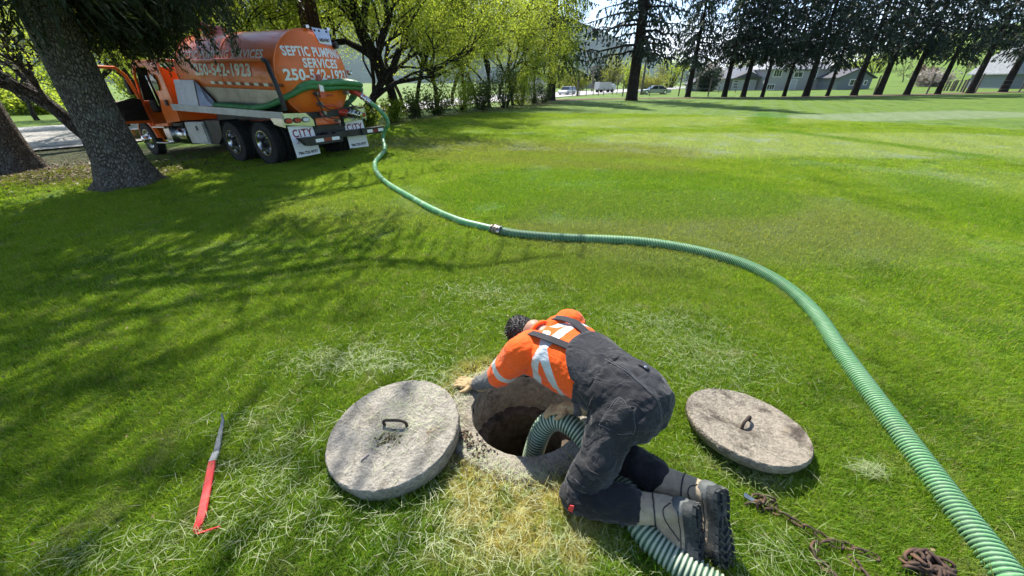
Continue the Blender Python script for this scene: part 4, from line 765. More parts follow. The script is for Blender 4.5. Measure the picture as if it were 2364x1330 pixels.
m = MB(); m.lathe((-1.26, -.58, 1.08), (-.9, -.35, -.25), [(0, .13), (.05, .13), (.05, .10), (.09, .10), (.09, .135), (.13, .135), (.13, .09), (.20, .09), (.20, .11), (.24, .11), (.25, .085), (.31, .085), (.33, .05), (.33, .001)], 24); m.build('drain_valve', M_CHROME, truck, smooth=35)
m = MB(); m.tube([(-1.32, -.58, 1.16), (-1.38, -.60, 1.24), (-1.34, -.48, 1.38)], [.02, .022, .016], 8); m.build('valve_lever', M_BLACKP, truck, smooth=40)
m = MB(); m.tube([(-.95, -.78, 1.62), (-1.22, -.88, 1.58), (-1.32, -.97, 1.48), (-1.42, -1.04, 1.40)], [.075, .075, .07, .062], 14); m.build('suction_pipe', M_ORANGE2, truck, smooth=40)
m = MB(); m.lathe((-1.34, -.99, 1.46), (-.62, -.40, -.60), [(0, .085), (.04, .085), (.04, .07), (.10, .07), (.10, .088), (.15, .088), (.16, .066), (.26, .062)], 20); m.build('suction_coupling', M_CHROME, truck, smooth=35)
for P in ([(-1.40, -1.0, 1.52), (-1.36, -1.02, 1.62)], [(-1.46, -1.10, 1.40), (-1.42, -1.19, 1.42)]): m = MB(); m.tube(P, .014, 6); m.build('cam_lever', M_BRASS, truck)
# overflow pipe along the flank with the black drop hose
m = MB(); Q, _ = bez([(3.3, .80, 2.60), (2.4, .93, 2.44), (1.0, .98, 2.36), (-.35, .99, 2.27), (-.72, 1.0, 2.24)], 30); m.tube(Q, .045, 10); m.build('overflow_pipe', M_ORANGE, truck, smooth=50)
cable('drop_hose', [(-.70, 1.0, 2.25), (-.86, 1.03, 2.20), (-1.0, 1.09, 2.0), (-1.10, 1.11, 1.75), (-1.13, 1.10, 1.48), (-1.12, 1.08, 1.22)], .052, M_BLACKP, 30)
cable('panel_cable', [(2.5, 1.0, 1.85), (2.3, 1.05, 1.55), (1.9, 1.10, 1.38), (1.6, 1.10, 1.36)], .012, M_BLACKP)
# tool box, tanks under the cab, exhaust
m = MB(); m.poly([(3.80, 1.18, 1.0), (2.72, 1.18, 1.0), (2.72, 1.18, .42), (3.80, 1.18, .42)], (0, -.55, 0)); tb = m.build('tool_box', M_RIB, truck, bevel=.01)
m = MB(); m.box((3.26, 1.195, .71), (1.0, .02, .50)); dr = m.build('tool_box_door', M_RIB, tb, bevel=.006); m = MB(); m.box((3.12, 1.21, .84), (.10, .02, .12)); m.build('latch', M_BLACKP, tb, bevel=.01)
m = MB(); m.poly([(2.66, 1.14, 1.03), (1.98, 1.10, 1.03), (2.10, 1.10, .62), (2.40, 1.12, .42), (2.66, 1.14, .42)], (0, -.5, 0)); m.build('side_box', M_BLACK, truck, bevel=.01)
m = MB(); m.lathe((4.75, .80, .62), (1, 0, 0), [(-.42, .001), (-.42, .26), (-.38, .28), (.38, .28), (.42, .26), (.42, .001)], 28); m.build('fuel_tank', M_ALU, truck, smooth=35)
m = MB(); m.lathe((4.1, .86, .62), (1, 0, 0), [(-.2, .001), (-.2, .15), (-.16, .18), (.16, .18), (.2, .15), (.2, .001)], 20); m.lathe((3.98, 1.02, .52), (0, 1, 0), [(0, .09), (.06, .09), (.08, .05), (.08, .001)], 16); m.build('air_tank', M_BLACK, truck, smooth=35)
for k in range(5): cable('air_line', [(4.2+.1*k, .8, .95), (4.1+.12*k, 1.0, .8+.03*k), (4.0+.12*k, .95, .6), (4.15+.1*k, .8, .45)], .018, M_BLACKP, 12)
for z, yo in ((.86, 1.08), (.40, 1.14)): m = MB(); m.box((5.65, yo, z), (.85, .24, .045)); m.build('step', M_ALU, truck, bevel=.008)
m = MB(); m.box((5.40, 1.06, .62), (.36, .10, .40)); m.build('step_panel', M_CHROME, truck, bevel=.01); m = MB(); m.box((5.10, 1.08, .62), (.05, .14, .46)); m.build('step_bracket', M_ALU, truck)
# cab: rear corner, roof, pillars, hood
def cabprof(x0, x1, y, lo, hi): return [(x0, y, lo), (x1, y, lo), (x1, y, hi), (x0, y, hi)]
cb = MB()
for s in (1, -1):
    y = s*1.08
    cb.poly([(4.28, y, 1.02), (4.28, y, 2.40), (4.40, y*.95, 2.56), (5.12, y*.95, 2.58), (5.12, y, 2.20), (5.05, y, 1.60), (5.22, y, 1.30), (5.22, y, .96)], (0, -s*.06, 0))   # behind the door opening
    cb.poly([(6.30, y, .92), (6.42, y, 1.60), (6.20, y*.97, 2.40), (6.05, y*.95, 2.58), (6.0, y*.95, 2.50), (6.16, y*.98, 2.25), (6.30, y, 1.60), (6.20, y, .95)], (0, -s*.06, 0))   # front pillar
    cb.poly([(5.12, y*.95, 2.58), (6.08, y*.95, 2.60), (6.05, y*.95, 2.50), (5.12, y*.95, 2.48)], (0, -s*.06, 0)); cb.poly([(5.2, y, .98), (6.32, y, .94), (6.30, y, .84), (5.2, y, .88)], (0, -s*.10, 0))
cb.poly([(4.28, 1.02, 1.02), (4.28, -1.02, 1.02), (4.28, -1.02, 2.42), (4.28, 1.02, 2.42)], (.05, 0, 0)); cb.poly([(4.36, 1.0, 2.56), (6.10, 1.0, 2.62), (6.10, -1.0, 2.62), (4.36, -1.0, 2.56)], (0, 0, .06))
cb.poly([(6.3, 1.02, .95), (6.3, -1.02, .95), (6.42, -1.02, 1.62), (6.42, 1.02, 1.62)], (.04, 0, 0)); cab = cb.build('cab', M_ORANGE, truck, bevel=.03)
m = MB(); m.poly([(4.4, 1.0, .96), (6.3, 1.0, .94), (6.3, -1.0, .94), (4.4, -1.0, .96)], (0, 0, -.08)); m.build('cab_floor', M_BLACKP, truck)
m = MB(); m.poly([(6.44, .98, 1.63), (6.10, .95, 2.52), (6.10, -.95, 2.52), (6.44, -.98, 1.63)], (-.015, 0, 0)); m.build('windscreen', M_GLASS, truck)
m = MB(); pts = [(4.86-.17*math.copysign(abs(math.cos(t))**.7, math.cos(t))*1, 1.088, 2.06+.22*math.copysign(abs(math.sin(t))**.7, math.sin(t))) for t in np.linspace(0, 2*math.pi, 28, endpoint=False)]; m.poly(pts, (0, .012, 0)); m.build('rear_quarter_window', M_GLASS, truck)
m = MB(); m.box((4.62, 1.10, 1.52), (.14, .03, .16)); m.build('fuel_cap_recess', M_BLACKP, truck, bevel=.01)
m = MB(); m.tube([(5.16, 1.10, 1.45), (5.10, 1.13, 1.9), (5.14, 1.12, 2.25)], .018, 8); m.build('grab_rail', M_CHROME, truck, smooth=40)
for s in (.5, -.5): m = MB(); m.box((5.15, s, 1.25), (.5, .5, .16)); m.box((4.92, s, 1.68), (.14, .48, .75)); m.build('seat', M_BLACKP, truck, bevel=.04)
m = MB(); m.box((6.1, 0, 1.45), (.35, 1.9, .35)); m.build('dashboard', M_BLACKP, truck, bevel=.05); m = MB(); m.lathe((5.85, .5, 1.60), (-.7, 0, .7), [(0, .20), (.02, .215), (.04, .20), (.02, .185), (0, .20)], 24); m.build('steering_wheel', M_BLACKP, truck, smooth=60)
# open driver's door
door = bpy.data.objects.new('cab_door', None); COL.objects.link(door); door.parent = truck; door.location = (6.28, 1.10, 0); door.rotation_euler = (0, 0, math.radians(-68)); door.empty_display_size = .1
def dpoly(pts, y0, y1): m = MB(); m.poly([(x, y0, z) for x, z in pts], (0, y1-y0, 0)); return m
fr = MB()
for a in ([(0, .98), (-1.12, 1.0), (-1.12, 1.62), (0, 1.62)],): fr.poly([(x, .0, z) for x, z in a], (0, -.05, 0))
fr.tube([(-1.09, -.02, 1.6), (-1.08, -.02, 2.3), (-.95, -.02, 2.5), (-.35, -.02, 2.5), (-.16, -.02, 2.3), (-.02, -.02, 1.6)], .045, 8); fr.build('door_shell', M_ORANGE, door, smooth=40, bevel=.01)
dpoly([(-.08, 1.06), (-1.04, 1.08), (-1.04, 1.55), (-.3, 1.70), (-.08, 1.66)], -.05, -.09).build('door_lining', M_BLACKP, door, bevel=.01); dpoly([(-.3, 1.2), (-.8, 1.2), (-.8, 1.4), (-.3, 1.4)], -.09, -.13).build('door_pocket', M_BLACKP, door, bevel=.02)
m = MB(); m.box((-.06, .09, 2.0), (.20, .08, .42)); m.tube([(-.03, .0, 1.8), (-.03, .12, 1.85)], .012, 6); m.tube([(-.03, .0, 2.2), (-.03, .12, 2.15)], .012, 6); m.build('wing_mirror', M_BLACKP, door, bevel=.02)
hd = MB(); hd.loft([((6.42, 0, 1.24), (0, .98, 0), (0, 0, .40)), ((6.9, 0, 1.24), (0, .95, 0), (0, 0, .40)), ((7.6, 0, 1.18), (0, .88, 0), (0, 0, .34)), ((8.05, 0, 1.08), (0, .78, 0), (0, 0, .26))], 32, 4); hd.build('hood', M_ORANGE, truck, smooth=40)
for s in (1, -1):
    m = MB(); N = 16; o_ = [(6.75+math.cos(t)*.66, s*1.16, .50+math.sin(t)*.62) for t in np.linspace(.05, math.pi-.05, N)]; i_ = [(6.75+math.cos(t)*.58, s*1.16, .50+math.sin(t)*.55) for t in np.linspace(.05, math.pi-.05, N)][::-1]; m.poly(o_+i_, (0, -s*.34, 0)); m.build('fender', M_ORANGE, truck, bevel=.02)
    m = MB(); m.poly([(6.16, s*1.10, .95), (6.30, s*1.10, .95), (6.42, s*1.10, 1.2), (6.42, s*1.0, 1.2), (6.0, s*1.06, .40), (5.94, s*1.10, .42)], (0, -s*.05, 0)); m.build('step_skirt', M_ORANGE, truck)
    m = MB(); m.box((8.0, s*.74, 1.02), (.08, .22, .2)); m.build('headlight', M_HEAD, truck, bevel=.02)
m = MB(); m.box((8.2, 0, .62), (.16, 2.3, .32)); m.build('front_bumper', M_CHROME, truck, bevel=.03)
m = MB(); m.box((3.2, -.9, 1.7), (.2, .2, 1.8)); 
# spare green hoses coiled over the tray and round the back of the tank: they rest on the truck
def hose_mesh(P, r, pitch, amp, k=14, ds=None):
    """corrugated hose: returns vertices and quads"""
    Q, L = bez(P, 400); n = int(L/(pitch/4)) if amp else int(L/.03); s = np.linspace(0, 1, n); S = np.linspace(0, 1, 400); P_ = np.stack([np.interp(s, S, Q[:, q]) for q in range(3)], 1)
    T = unit(np.gradient(P_, axis=0)); up = np.tile([0, 0, 1.], (n, 1)); Wv = unit(np.cross(T, up+np.array([1e-4, 2e-4, 0]))); Uv = np.cross(Wv, T); ph = np.arange(n)*(L/n)/pitch*2*math.pi
    rr = r+(amp*np.sign(np.cos(ph))*np.abs(np.cos(ph))**.6 if amp else 0*ph); a = np.linspace(0, 2*math.pi, k, endpoint=False)
    V = P_[:, None]+rr[:, None, None]*(Wv[:, None]*np.cos(a)[None, :, None]+Uv[:, None]*np.sin(a)[None, :, None]); i = np.arange(n-1)[:, None]*k; j = np.arange(k)[None]; j2 = (j+1) % k
    return V.reshape(-1, 3), np.stack([i+j, i+k+j, i+k+j2, i+j2], -1).reshape(-1, 4), np.repeat(np.cos(ph) > .12 if amp else ph > -1, k)
TM = Matrix.Translation(TO) @ Matrix((X3, L3, U3)).transposed().to_4x4()
def tw(p): return tuple(TM @ Vector(p))
for i, (dy, dz, lb) in enumerate(((0, 0, 'outermost'), (-.13, .04, 'middle'), (-.25, .10, 'innermost'))):
    P = [(1.9, 1.09+dy, dk(1.9)+.04), (1.0, 1.10+dy, dk(1)+.04), (.1, 1.10+dy, dk(0)+.05), (-.55, 1.07+dy, dk(-.5)+.12+dz), (-.95, .85+dy*.6, 1.50+dz), (-1.22, .40, 1.69+dz*.7), (-1.29-.0*i, .0, 1.77-.115*(i == 0)), (-1.31, -.5, 1.79-.115*(i == 0)+.01*i), (-1.27+.02*i, -.98, 1.76-.11*(i == 0)), (-1.05, -1.24+.03*i, 1.68-.08*(i == 0)), (-.75, -1.22, 1.50-.03*i), (-.55, -1.10+.05*i, 1.28), (0, -1.0+.08*i, dk(0)+.05), (1.5, -1.0+.08*i, dk(1.5)+.05)]
    if i == 2: P[6:9] = [(-1.34, .0, 1.76), (-1.42, -.5, 1.77), (-1.37, -.98, 1.73)]; 
    V, F, C_ = hose_mesh([tw(p) for p in P], .062, .03, .004, 12); o = link('spare_hose', mesh_np('hose', V, F), M_HOSEG); tag(o, lb+' of the spare green hoses bent round the back of the orange tank', 'hose', 'spare hoses lying on the truck')
#@@PART4
# ------------------------------------------------------------------ manhole and its two lids
M_CON = concrete('weathered_concrete', .45, ss=6); M_CONR = concrete('earthy_concrete', light=(.36, .325, .26), dark=(.13, .11, .08), stain=.8, ss=6); M_CON2 = concrete('brown_stained_concrete', .6, light=(.33, .29, .23), dark=(.07, .056, .045), stain=.95, ss=5.5); M_CONW = concrete('damp_concrete', .9, light=(.54, .46, .34), dark=(.08, .062, .045), stain=.8, ss=5); M_CONL = concrete('dark_pit_concrete', light=(.16, .13, .095), dark=(.03, .025, .02), stain=.8, ss=5); M_DARK = simple('pit_black', (.006, .005, .004), .25, var=.4, bump=.3, bs=20)
M_RUST = simple('rusty_iron', (.10, .062, .045), .75, metal=.3, var=.5, vs=25, bump=.6, bs=90, dirt=((.22, .11, .06), 18, .7)); M_REBAR = simple('dark_rebar', (.07, .05, .04), .7, metal=.4, var=.5, vs=30, bump=.8, bs=200)
def noisy_ring(m, c, prof, k=96, amp=.006, seed=0, f=7):
    V = []
    for h, r in prof:
        for j in range(k):
            a = 2*math.pi*j/k; q = mnoise.noise(Vector((math.cos(a)*f*r*3, math.sin(a)*f*r*3, h*9+seed)))+.5*mnoise.noise(Vector((math.cos(a)*f*9*r, math.sin(a)*9*f*r, h*30+seed)))
            V.append((c[0]+math.cos(a)*(r+amp*q), c[1]+math.sin(a)*(r+amp*q), c[2]+h+amp*.6*q))
    n = len(prof); m.add(V, [(i*k+j, i*k+(j+1) % k, (i+1)*k+(j+1) % k, (i+1)*k+j) for i in range(n-1) for j in range(k)]); return m
mh = empty('manhole', HOLE, (0, 0, 0), 'open round concrete manhole under the kneeling man, with a hose going down into it', 'manhole')
R0 = .315
noisy_ring(MB(), (0, 0, 0), [(-.16, .50), (-.02, .485), (.016, .468), (.026, .45), (.030, .40), (.030, .35), (.026, R0+.008), (.0, R0)], amp=.009, seed=1).build('rim', M_CONR, mh, smooth=50)
noisy_ring(MB(), (0, 0, 0), [(.0, R0), (-.06, R0+.004), (-.16, R0+.003), (-.27, R0), (-.275, R0-.02)], amp=.007, seed=4).build('shaft_wall', M_CONW, mh, smooth=50)
noisy_ring(MB(), (0, 0, 0), [(-.272, R0+.01), (-.27, .27), (-.285, .245), (-.34, .24), (-.7, .24), (-1.3, .5)], amp=.012, seed=8).build('lower_ledge', M_CONL, mh, smooth=50)  # the pit's darkness is put into the ledge colour
m = MB(); m.lathe((0, 0, -1.3), (0, 0, 1), [(0, .001), (0, .7), (1.1, .7)], 32); m.build('tank_chamber', M_DARK, mh)  # near black colour stands in for the unlit depth of the pit
m = MB(); r_ = np.random.default_rng(3)
for k in range(22): a = math.pi*1.25+r_.normal()*.12; rr = R0+.01+r_.random()*.05; m.box((math.cos(a)*rr, math.sin(a)*rr, .032+r_.random()*.006), (.010+.012*r_.random(), .012, .007), Euler(tuple(r_.random(3)*3)).to_matrix().to_4x4(), taper=.6)
m.build('crumbled_edge', M_CONW, mh, smooth=60)
def lid(name, c, r, th, tilt, label, mat, handle, yaw=0, dish=0.0, seed=0):
    root = empty(name, c, tilt, label, 'manhole lid', 'two round concrete lids'); m = MB(); nr = 14; k = 120; V = []
    def er(a): return r*(1+.014*mnoise.noise(Vector((math.cos(a)*3, math.sin(a)*3, seed)))+.009*mnoise.noise(Vector((math.cos(a)*14, math.sin(a)*14, seed)))-.05*max(0, mnoise.noise(Vector((math.cos(a)*7, math.sin(a)*7, seed+5)))-.38))
    for i in range(nr):
        q = (i+.02)/(nr-1)
        for j in range(k):
            a = 2*math.pi*j/k; R = min(q, 1)*er(a)*(.985 if i == nr-1 else 1); x, y = R*math.cos(a), R*math.sin(a); V.append((x, y, -dish*(1-q*q)+.0035*mnoise.noise(Vector((x*22, y*22, seed)))+.002*mnoise.noise(Vector((x*70, y*70, seed)))))
    for h, f in ((-.006, 1.0), (-.03, 1.002), (-th*.6, .99), (-th+.01, .975), (-th, .95)):
        for j in range(k): a = 2*math.pi*j/k; R = er(a)*f*(1+.006*mnoise.noise(Vector((math.cos(a)*8, math.sin(a)*8, h*50)))); V.append((R*math.cos(a), R*math.sin(a), h))
    n = nr+5; F = [(i*k+j, i*k+(j+1) % k, (i+1)*k+(j+1) % k, (i+1)*k+j) for i in range(n-1) for j in range(k)]; F.append(tuple(range((n-1)*k, n*k))); m.add(V, F); m.build('slab', mat, root, smooth=40)
    h = MB(); pts = handle; Q, L = bez(pts, 60); h.tube(Q, [.0075+.0012*(1 if i % 2 else 0) for i in range(60)], 8); h.build('handle', M_REBAR, root, smooth=70); return root
lid('concrete_cover', Vector((-.638, 1.395, .120)), .350, .105, (math.radians(2.5), math.radians(-5.5), 0), 'thick grey concrete lid with rebar handle, leaning on the left rim of the manhole', M_CON,
    [(-.055, .02, -.01), (-.056, .02, .022), (-.045, .02, .036), (-.01, .016, .04), (.035, .012, .038), (.066, .006, .030), (.072, .004, .012), (.072, .004, -.01)], seed=2)
l2 = lid('concrete_cover', Vector((1.305, 1.455, .092)), .308, .060, (math.radians(-7.5), math.radians(4.5), 0), 'brown stained dished concrete lid lying in the grass right of the kneeling man', M_CON2,
    [(-.03, -.02, -.03), (-.02, -.01, .0), (.0, .005, .012), (.03, .03, .012), (.05, .045, .0), (.055, .05, -.03)], dish=.030, seed=7)
# things lying on the lids: crumbs of moss, pebbles, dry leaf
root1 = [o for o in bpy.data.objects if o.get('category') == 'manhole lid'][0]
def onlid(x, y, z=0.0): return tuple(root1.matrix_basis @ Vector((x, y, z)))
M_MOSS = simple('dry_moss', (.10, .085, .03), .95, var=.6, vs=40, bump=1, bs=90)
r_ = np.random.default_rng(5); m = MB()
for k in range(46): x, y = r_.normal(size=2)*np.array([.035, .022])+np.array([-.01, -.07]); m.ball(onlid(x, y, .003), (.006*r_.uniform(.5, 1.6), .005, .004), k=6, m=4)
tag(m.build('moss_crumbs', M_MOSS, None, smooth=60), 'brown crumbs of moss and soil below the handle of the left lid', kind='stuff')
for (x, y, w, l, a, lb) in ((-.10, -.17, .008, .024, .9, 'pale dry leaf lying on the near part of the left lid'), (.01, -.115, .006, .013, .2, 'small white flake lying on the left lid below its handle')):
    m = MB(); P = [(math.cos(t)*l, math.sin(t)*w, .003*math.cos(2*t)) for t in np.linspace(0, 2*math.pi, 12, endpoint=False)]; R_ = Matrix.Rotation(a, 4, 'Z'); m.poly([tuple(R_ @ Vector(p)) for p in P], (0, 0, .0012)); o = m.build('dry_leaf', M_BLOSSOM, None, loc=onlid(x, y, .006)); tag(o, lb, 'leaf')

# ------------------------------------------------------------------ hoses on the lawn
def ribbed_mat(ca=(.155, .40, .155), cb=(.235, .47, .225), nm='ribbed_green_hose'):
    m, n, p = newmat(nm); at_ = n.new('ShaderNodeAttribute', _attribute_name='rib').outputs['Fac']; tc = n.new('ShaderNodeTexCoord').outputs['Object']; f = n.noise(tc, 6, 5, .6); g = n.noise(tc, 60, 4, .7)
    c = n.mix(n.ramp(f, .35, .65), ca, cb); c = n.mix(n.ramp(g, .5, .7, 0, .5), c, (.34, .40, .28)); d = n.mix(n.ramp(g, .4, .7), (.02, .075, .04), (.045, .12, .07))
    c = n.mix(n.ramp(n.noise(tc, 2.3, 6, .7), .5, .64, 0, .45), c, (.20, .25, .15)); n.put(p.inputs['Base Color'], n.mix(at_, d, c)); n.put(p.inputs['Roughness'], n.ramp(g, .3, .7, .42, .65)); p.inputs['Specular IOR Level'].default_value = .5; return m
M_RIBH = ribbed_mat(); M_RIBH2 = ribbed_mat((.36, .44, .30), (.47, .52, .40), 'dusty_ribbed_hose')
M_SMOOTHH = simple('smooth_green_hose', (.09, .29, .12), .42, var=.25, vs=5, dirt=((.36, .44, .30), 7, .6), bump=.15, bs=50)
def ribhose(name, P, r, pitch, amp, mat, parent=None, k=20):
    V, F, C_ = hose_mesh(P, r, pitch, amp, k); me = mesh_np(name, V, F); a = me.attributes.new('rib', 'FLOAT', 'POINT'); a.data.foreach_set('value', C_.astype(np.float32)); return link(name, me, mat, parent)
RH = .058
def hp(u, v, up=0.0): p = G(u, v, RH*.8); return (p.x, p.y, p.z+up-.010)
out = tw((-1.52, -1.10, 1.28))
P1 = [tw((-1.50, -1.09, 1.30)), tw((-1.66, -1.20, 1.12)), tw((-1.80, -1.32, .80)), tuple(Zp(884, 322, .35)), tuple(Zp(887, 350, .10)), hp(866, 374), hp(872, 400), hp(898, 425), hp(945, 453), hp(1000, 483), hp(1060, 508), hp(1110, 521), hp(1143, 529)]
P1[3:5] = [tuple(Zp(884, 315, .40)), tuple(Zp(888, 345, .16))]
V, F, C_ = hose_mesh(P1, .052, .03, 0, 20); ho = link('suction_hose', mesh_np('hose', V, F), M_SMOOTHH); tag(ho, 'smooth green hose running from the back of the truck to the clamped joint', 'hose', 'suction hoses laid across the lawn')
P2 = [hp(1150, 531), hp(1200, 540), hp(1300, 548), hp(1400, 552), hp(1480, 557), hp(1560, 568), hp(1640, 585), hp(1720, 610), hp(1790, 645), hp(1850, 690), hp(1895, 740), hp(1935, 800), hp(1985, 870), hp(2040, 945), hp(2100, 1025), hp(2160, 1105), hp(2220, 1185), hp(2280, 1262), hp(2340, 1340), hp(2420, 1430)]; P2 += [(P2[-1][0]-.25, P2[-1][1]-.55, .04), (P2[-1][0]-.9, P2[-1][1]-1.3, .04), (P2[-1][0]-1.2, P2[-1][1]-2.6, .04)]
rt = empty('ribbed_hose', hp(1150, 531), (0, 0, 0), 'long light green ribbed hose curving from the clamped joint to the lower right corner', 'hose', 'suction hoses laid across the lawn'); o0 = Vector(hp(1150, 531))
def rel(P): return [tuple(Vector(p)-o0) for p in P]
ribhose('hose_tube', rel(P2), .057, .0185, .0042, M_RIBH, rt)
d_ = (Vector(P2[0])-Vector(P1[-1])).normalized(); m = MB(); m.lathe(Vector((0, 0, 0))-d_*.10, d_, [(0, .056), (.0, .066), (.05, .067), (.05, .074), (.075, .074), (.075, .067), (.11, .067), (.11, .060), (.17, .060)], 24); m.build('coupling', M_BRASS, rt, smooth=35)
for s in (.015, .125, .15): m = MB(); m.lathe(-d_*.10+d_*s, d_, [(0, .068), (0, .072), (.012, .072), (.012, .068)], 24); m.box(tuple(-d_*.10+d_*(s+.006)+Vector((0, -.02, .073))), (.016, .03, .012)); m.build('hose_clamp', M_CHROME if s > .1 else M_RUST, rt)
for a in (-.05, .05): m = MB(); m.tube([(a, a*.3-.06, .03), (a*.4-.02, -.075, .055)], .006, 6); m.build('cam_lever', M_BRASS, rt)
P3 = [(.10, 1.43, -.55), (.11, 1.43, -.28), (.135, 1.445, -.10), (.18, 1.46, .05), (.25, 1.445, .125), (.33, 1.39, .13), (.42, 1.30, .095), (.51, 1.20, .062), (.56, 1.08, .052), (.555, .96, .05), (.585, .88, .05), (.67, .79, .05), (.80, .68, .05), (1.0, .52, .05), (1.2, .25, .05), (1.2, -.4, .05), (.9, -1.4, .05), (.9, -2.6, .05)]
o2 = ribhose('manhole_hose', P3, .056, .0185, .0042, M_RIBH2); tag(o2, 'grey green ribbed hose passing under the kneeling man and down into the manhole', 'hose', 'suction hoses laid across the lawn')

# ------------------------------------------------------------------ crowbar
M_REDP = simple('red_tool_paint', (.62, .035, .035), .45, var=.12, dirt=((.30, .10, .08), 14, .5)); M_STEEL = simple('scuffed_steel', (.20, .22, .25), .4, metal=.7, var=.35, vs=14); M_TAPE = simple('pale_tape', (.55, .52, .45), .6, var=.3, vs=30)
cpts = [Zp(512, 955, .075), Zp(515, 972, .052), Zp(508, 1005, .045), Zp(499, 1045, .045), Zp(490, 1066, .045), Zp(478, 1130, .045), Zp(466, 1190, .045), Zp(458, 1212, .045), Zp(453, 1226, .03), Zp(468, 1229, .025), Zp(508, 1216, .055)]
cr = empty('pry_bar', cpts[4], (0, 0, 0), 'flat pry bar with red painted shaft and hooked end, lying on the grass at left', 'crowbar')
def flat(name, P, w, t, mat, par, org):
    P = [Vector(p)-org for p in P]; n = len(P); V = []
    for i, p in enumerate(P):
        T = (P[min(i+1, n-1)]-P[max(i-1, 0)]).normalized(); S = T.cross(Vector((0, 0, 1))).normalized(); N = S.cross(T); ww = w[i] if hasattr(w, '__len__') else w
        for a, b in ((-1, -.6), (-.8, -1), (.8, -1), (1, -.6), (1, .6), (.8, 1), (-.8, 1), (-1, .6)): V.append(tuple(p+S*a*ww/2+N*b*t/2))
    m = MB(); m.add(V, [(i*8+j, i*8+(j+1) % 8, (i+1)*8+(j+1) % 8, (i+1)*8+j) for i in range(n-1) for j in range(8)]+[tuple(range(8))[::-1], tuple(range((n-1)*8, n*8))]); return m.build(name, mat, par, smooth=40)
o_ = cpts[4]
flat('steel_end', [cpts[0], cpts[1], cpts[2], (cpts[2]+cpts[3])/2, cpts[3]], [.006, .014, .024, .028, .029], .013, M_STEEL, cr, o_); flat('tape_band', [cpts[3]+Vector((0, 0, .0015)), cpts[4]+Vector((0, 0, .0015))], .031, .016, M_TAPE, cr, o_)
flat('red_shaft', [cpts[4], cpts[5], cpts[6], cpts[7], cpts[8]], [.032, .034, .035, .031, .024], .016, M_REDP, cr, o_); flat('hook', [cpts[8], (cpts[8]+cpts[9])/2+Vector((0, -.005, 0)), cpts[9], cpts[10]], [.022, .018, .011, .004], .010, M_REDP, cr, o_)

# ------------------------------------------------------------------ rusty chain and its loose end with buckle
linkme = None
def chain(name, P, label, piece=.034, bar=.0042, jitter=.15, closed=False, seed=0, size=1.2):
    global linkme
    if linkme is None:
        m = MB(); a = np.linspace(0, 2*math.pi, 17); pts = [(math.copysign(abs(math.cos(t))**.8, math.cos(t))*.0215, math.sin(t)*.0115, 0) for t in a]; m.tube(pts, .0046, 7, caps=False); linkme = m.mesh('link', 70); linkme.materials.append(M_RUST)
    piece *= size; r = random.Random(seed); Q, L = bez(P, 200); n = int(L/piece); root = empty(name, tuple(Q[0]), (0, 0, 0), label, 'chain', 'rusty chain lying in the grass')
    for i in range(n):
        t = (i+.5)/n; p = np.array([np.interp(t, np.linspace(0, 1, 200), Q[:, q]) for q in range(3)]); t2 = min(1, t+.01); p2 = np.array([np.interp(t2, np.linspace(0, 1, 200), Q[:, q]) for q in range(3)])
        d = Vector(p2-p) if t2 > t else Vector((1, 0, 0)); d.normalize(); q = d.to_track_quat('X', 'Z') @ Euler((math.radians(90*(i % 2)+r.uniform(-25, 25)), r.uniform(-jitter, jitter), r.uniform(-jitter, jitter))).to_quaternion()
        o = bpy.data.objects.new('link', linkme); COL.objects.link(o); o.parent = root; o.location = Vector(p)-Vector(Q[0]); o.rotation_euler = q.to_euler(); o.scale = (size, size, size)
    return root
z = .028
C1 = [tuple(Zp(u, v, z+dz)) for u, v, dz in ((1738, 1150, .01), (1760, 1150, .01), (1775, 1172, 0), (1810, 1190, 0), (1850, 1212, 0), (1885, 1232, 0), (1915, 1247, 0), (1950, 1258, 0), (1985, 1272, 0), (2028, 1288, -.005))]
c1 = chain('chain', C1, 'thin rusty chain running from the shiny buckle down toward the lower right')
cb_ = Zp(1730, 1150, .045)-c1.location; m = MB(); m.box(tuple(cb_), (.052, .022, .008), Euler((.2, .25, -.6)).to_matrix().to_4x4()); m.build('buckle_plate', M_CHROME, c1, bevel=.002)
m = MB(); m.tube([cb_+Vector((-.03, -.02, -.015)), cb_+Vector((-.01, -.018, -.008)), cb_+Vector((.03, -.012, -.004))], [.004, .006, .007], 8); m.build('hook_pin', M_RUST, c1, smooth=50)
chain('chain', [tuple(Zp(u, v, z+.012*math.sin(i*2))) for i, (u, v) in enumerate(((1745, 1158), (1770, 1150), (1785, 1165), (1768, 1178), (1750, 1165), (1765, 1160), (1782, 1176)))], 'small knot of rusty links beside the shiny buckle', seed=4, jitter=.8)
chain('chain', [tuple(Zp(u, v, z)) for u, v in ((1945, 1262), (1915, 1256), (1885, 1260), (1876, 1275), (1886, 1290), (1905, 1310), (1925, 1330), (1940, 1350))], 'rusty chain loop bending back toward the bottom edge of the photo', seed=5)
chain('chain', [tuple(Zp(u, v, z)) for u, v in ((1962, 1285), (1978, 1305), (1992, 1322), (2005, 1345))], 'short straight bit of chain between the loop and the pile', seed=6)
r = random.Random(3); P = []
for i in range(26): a = i*1.9+r.uniform(-.5, .5); q = r.uniform(.3, 1); P.append((G(2128, 1318).x+math.cos(a)*.085*q, G(2128, 1318).y+math.sin(a)*.05*q, .02+.05*r.random()*(1-.6*q)+.01))
chain('chain', P, 'rusty heap of thick chain links at the bottom edge left of the ribbed hose', seed=8, jitter=.9, size=1.5)
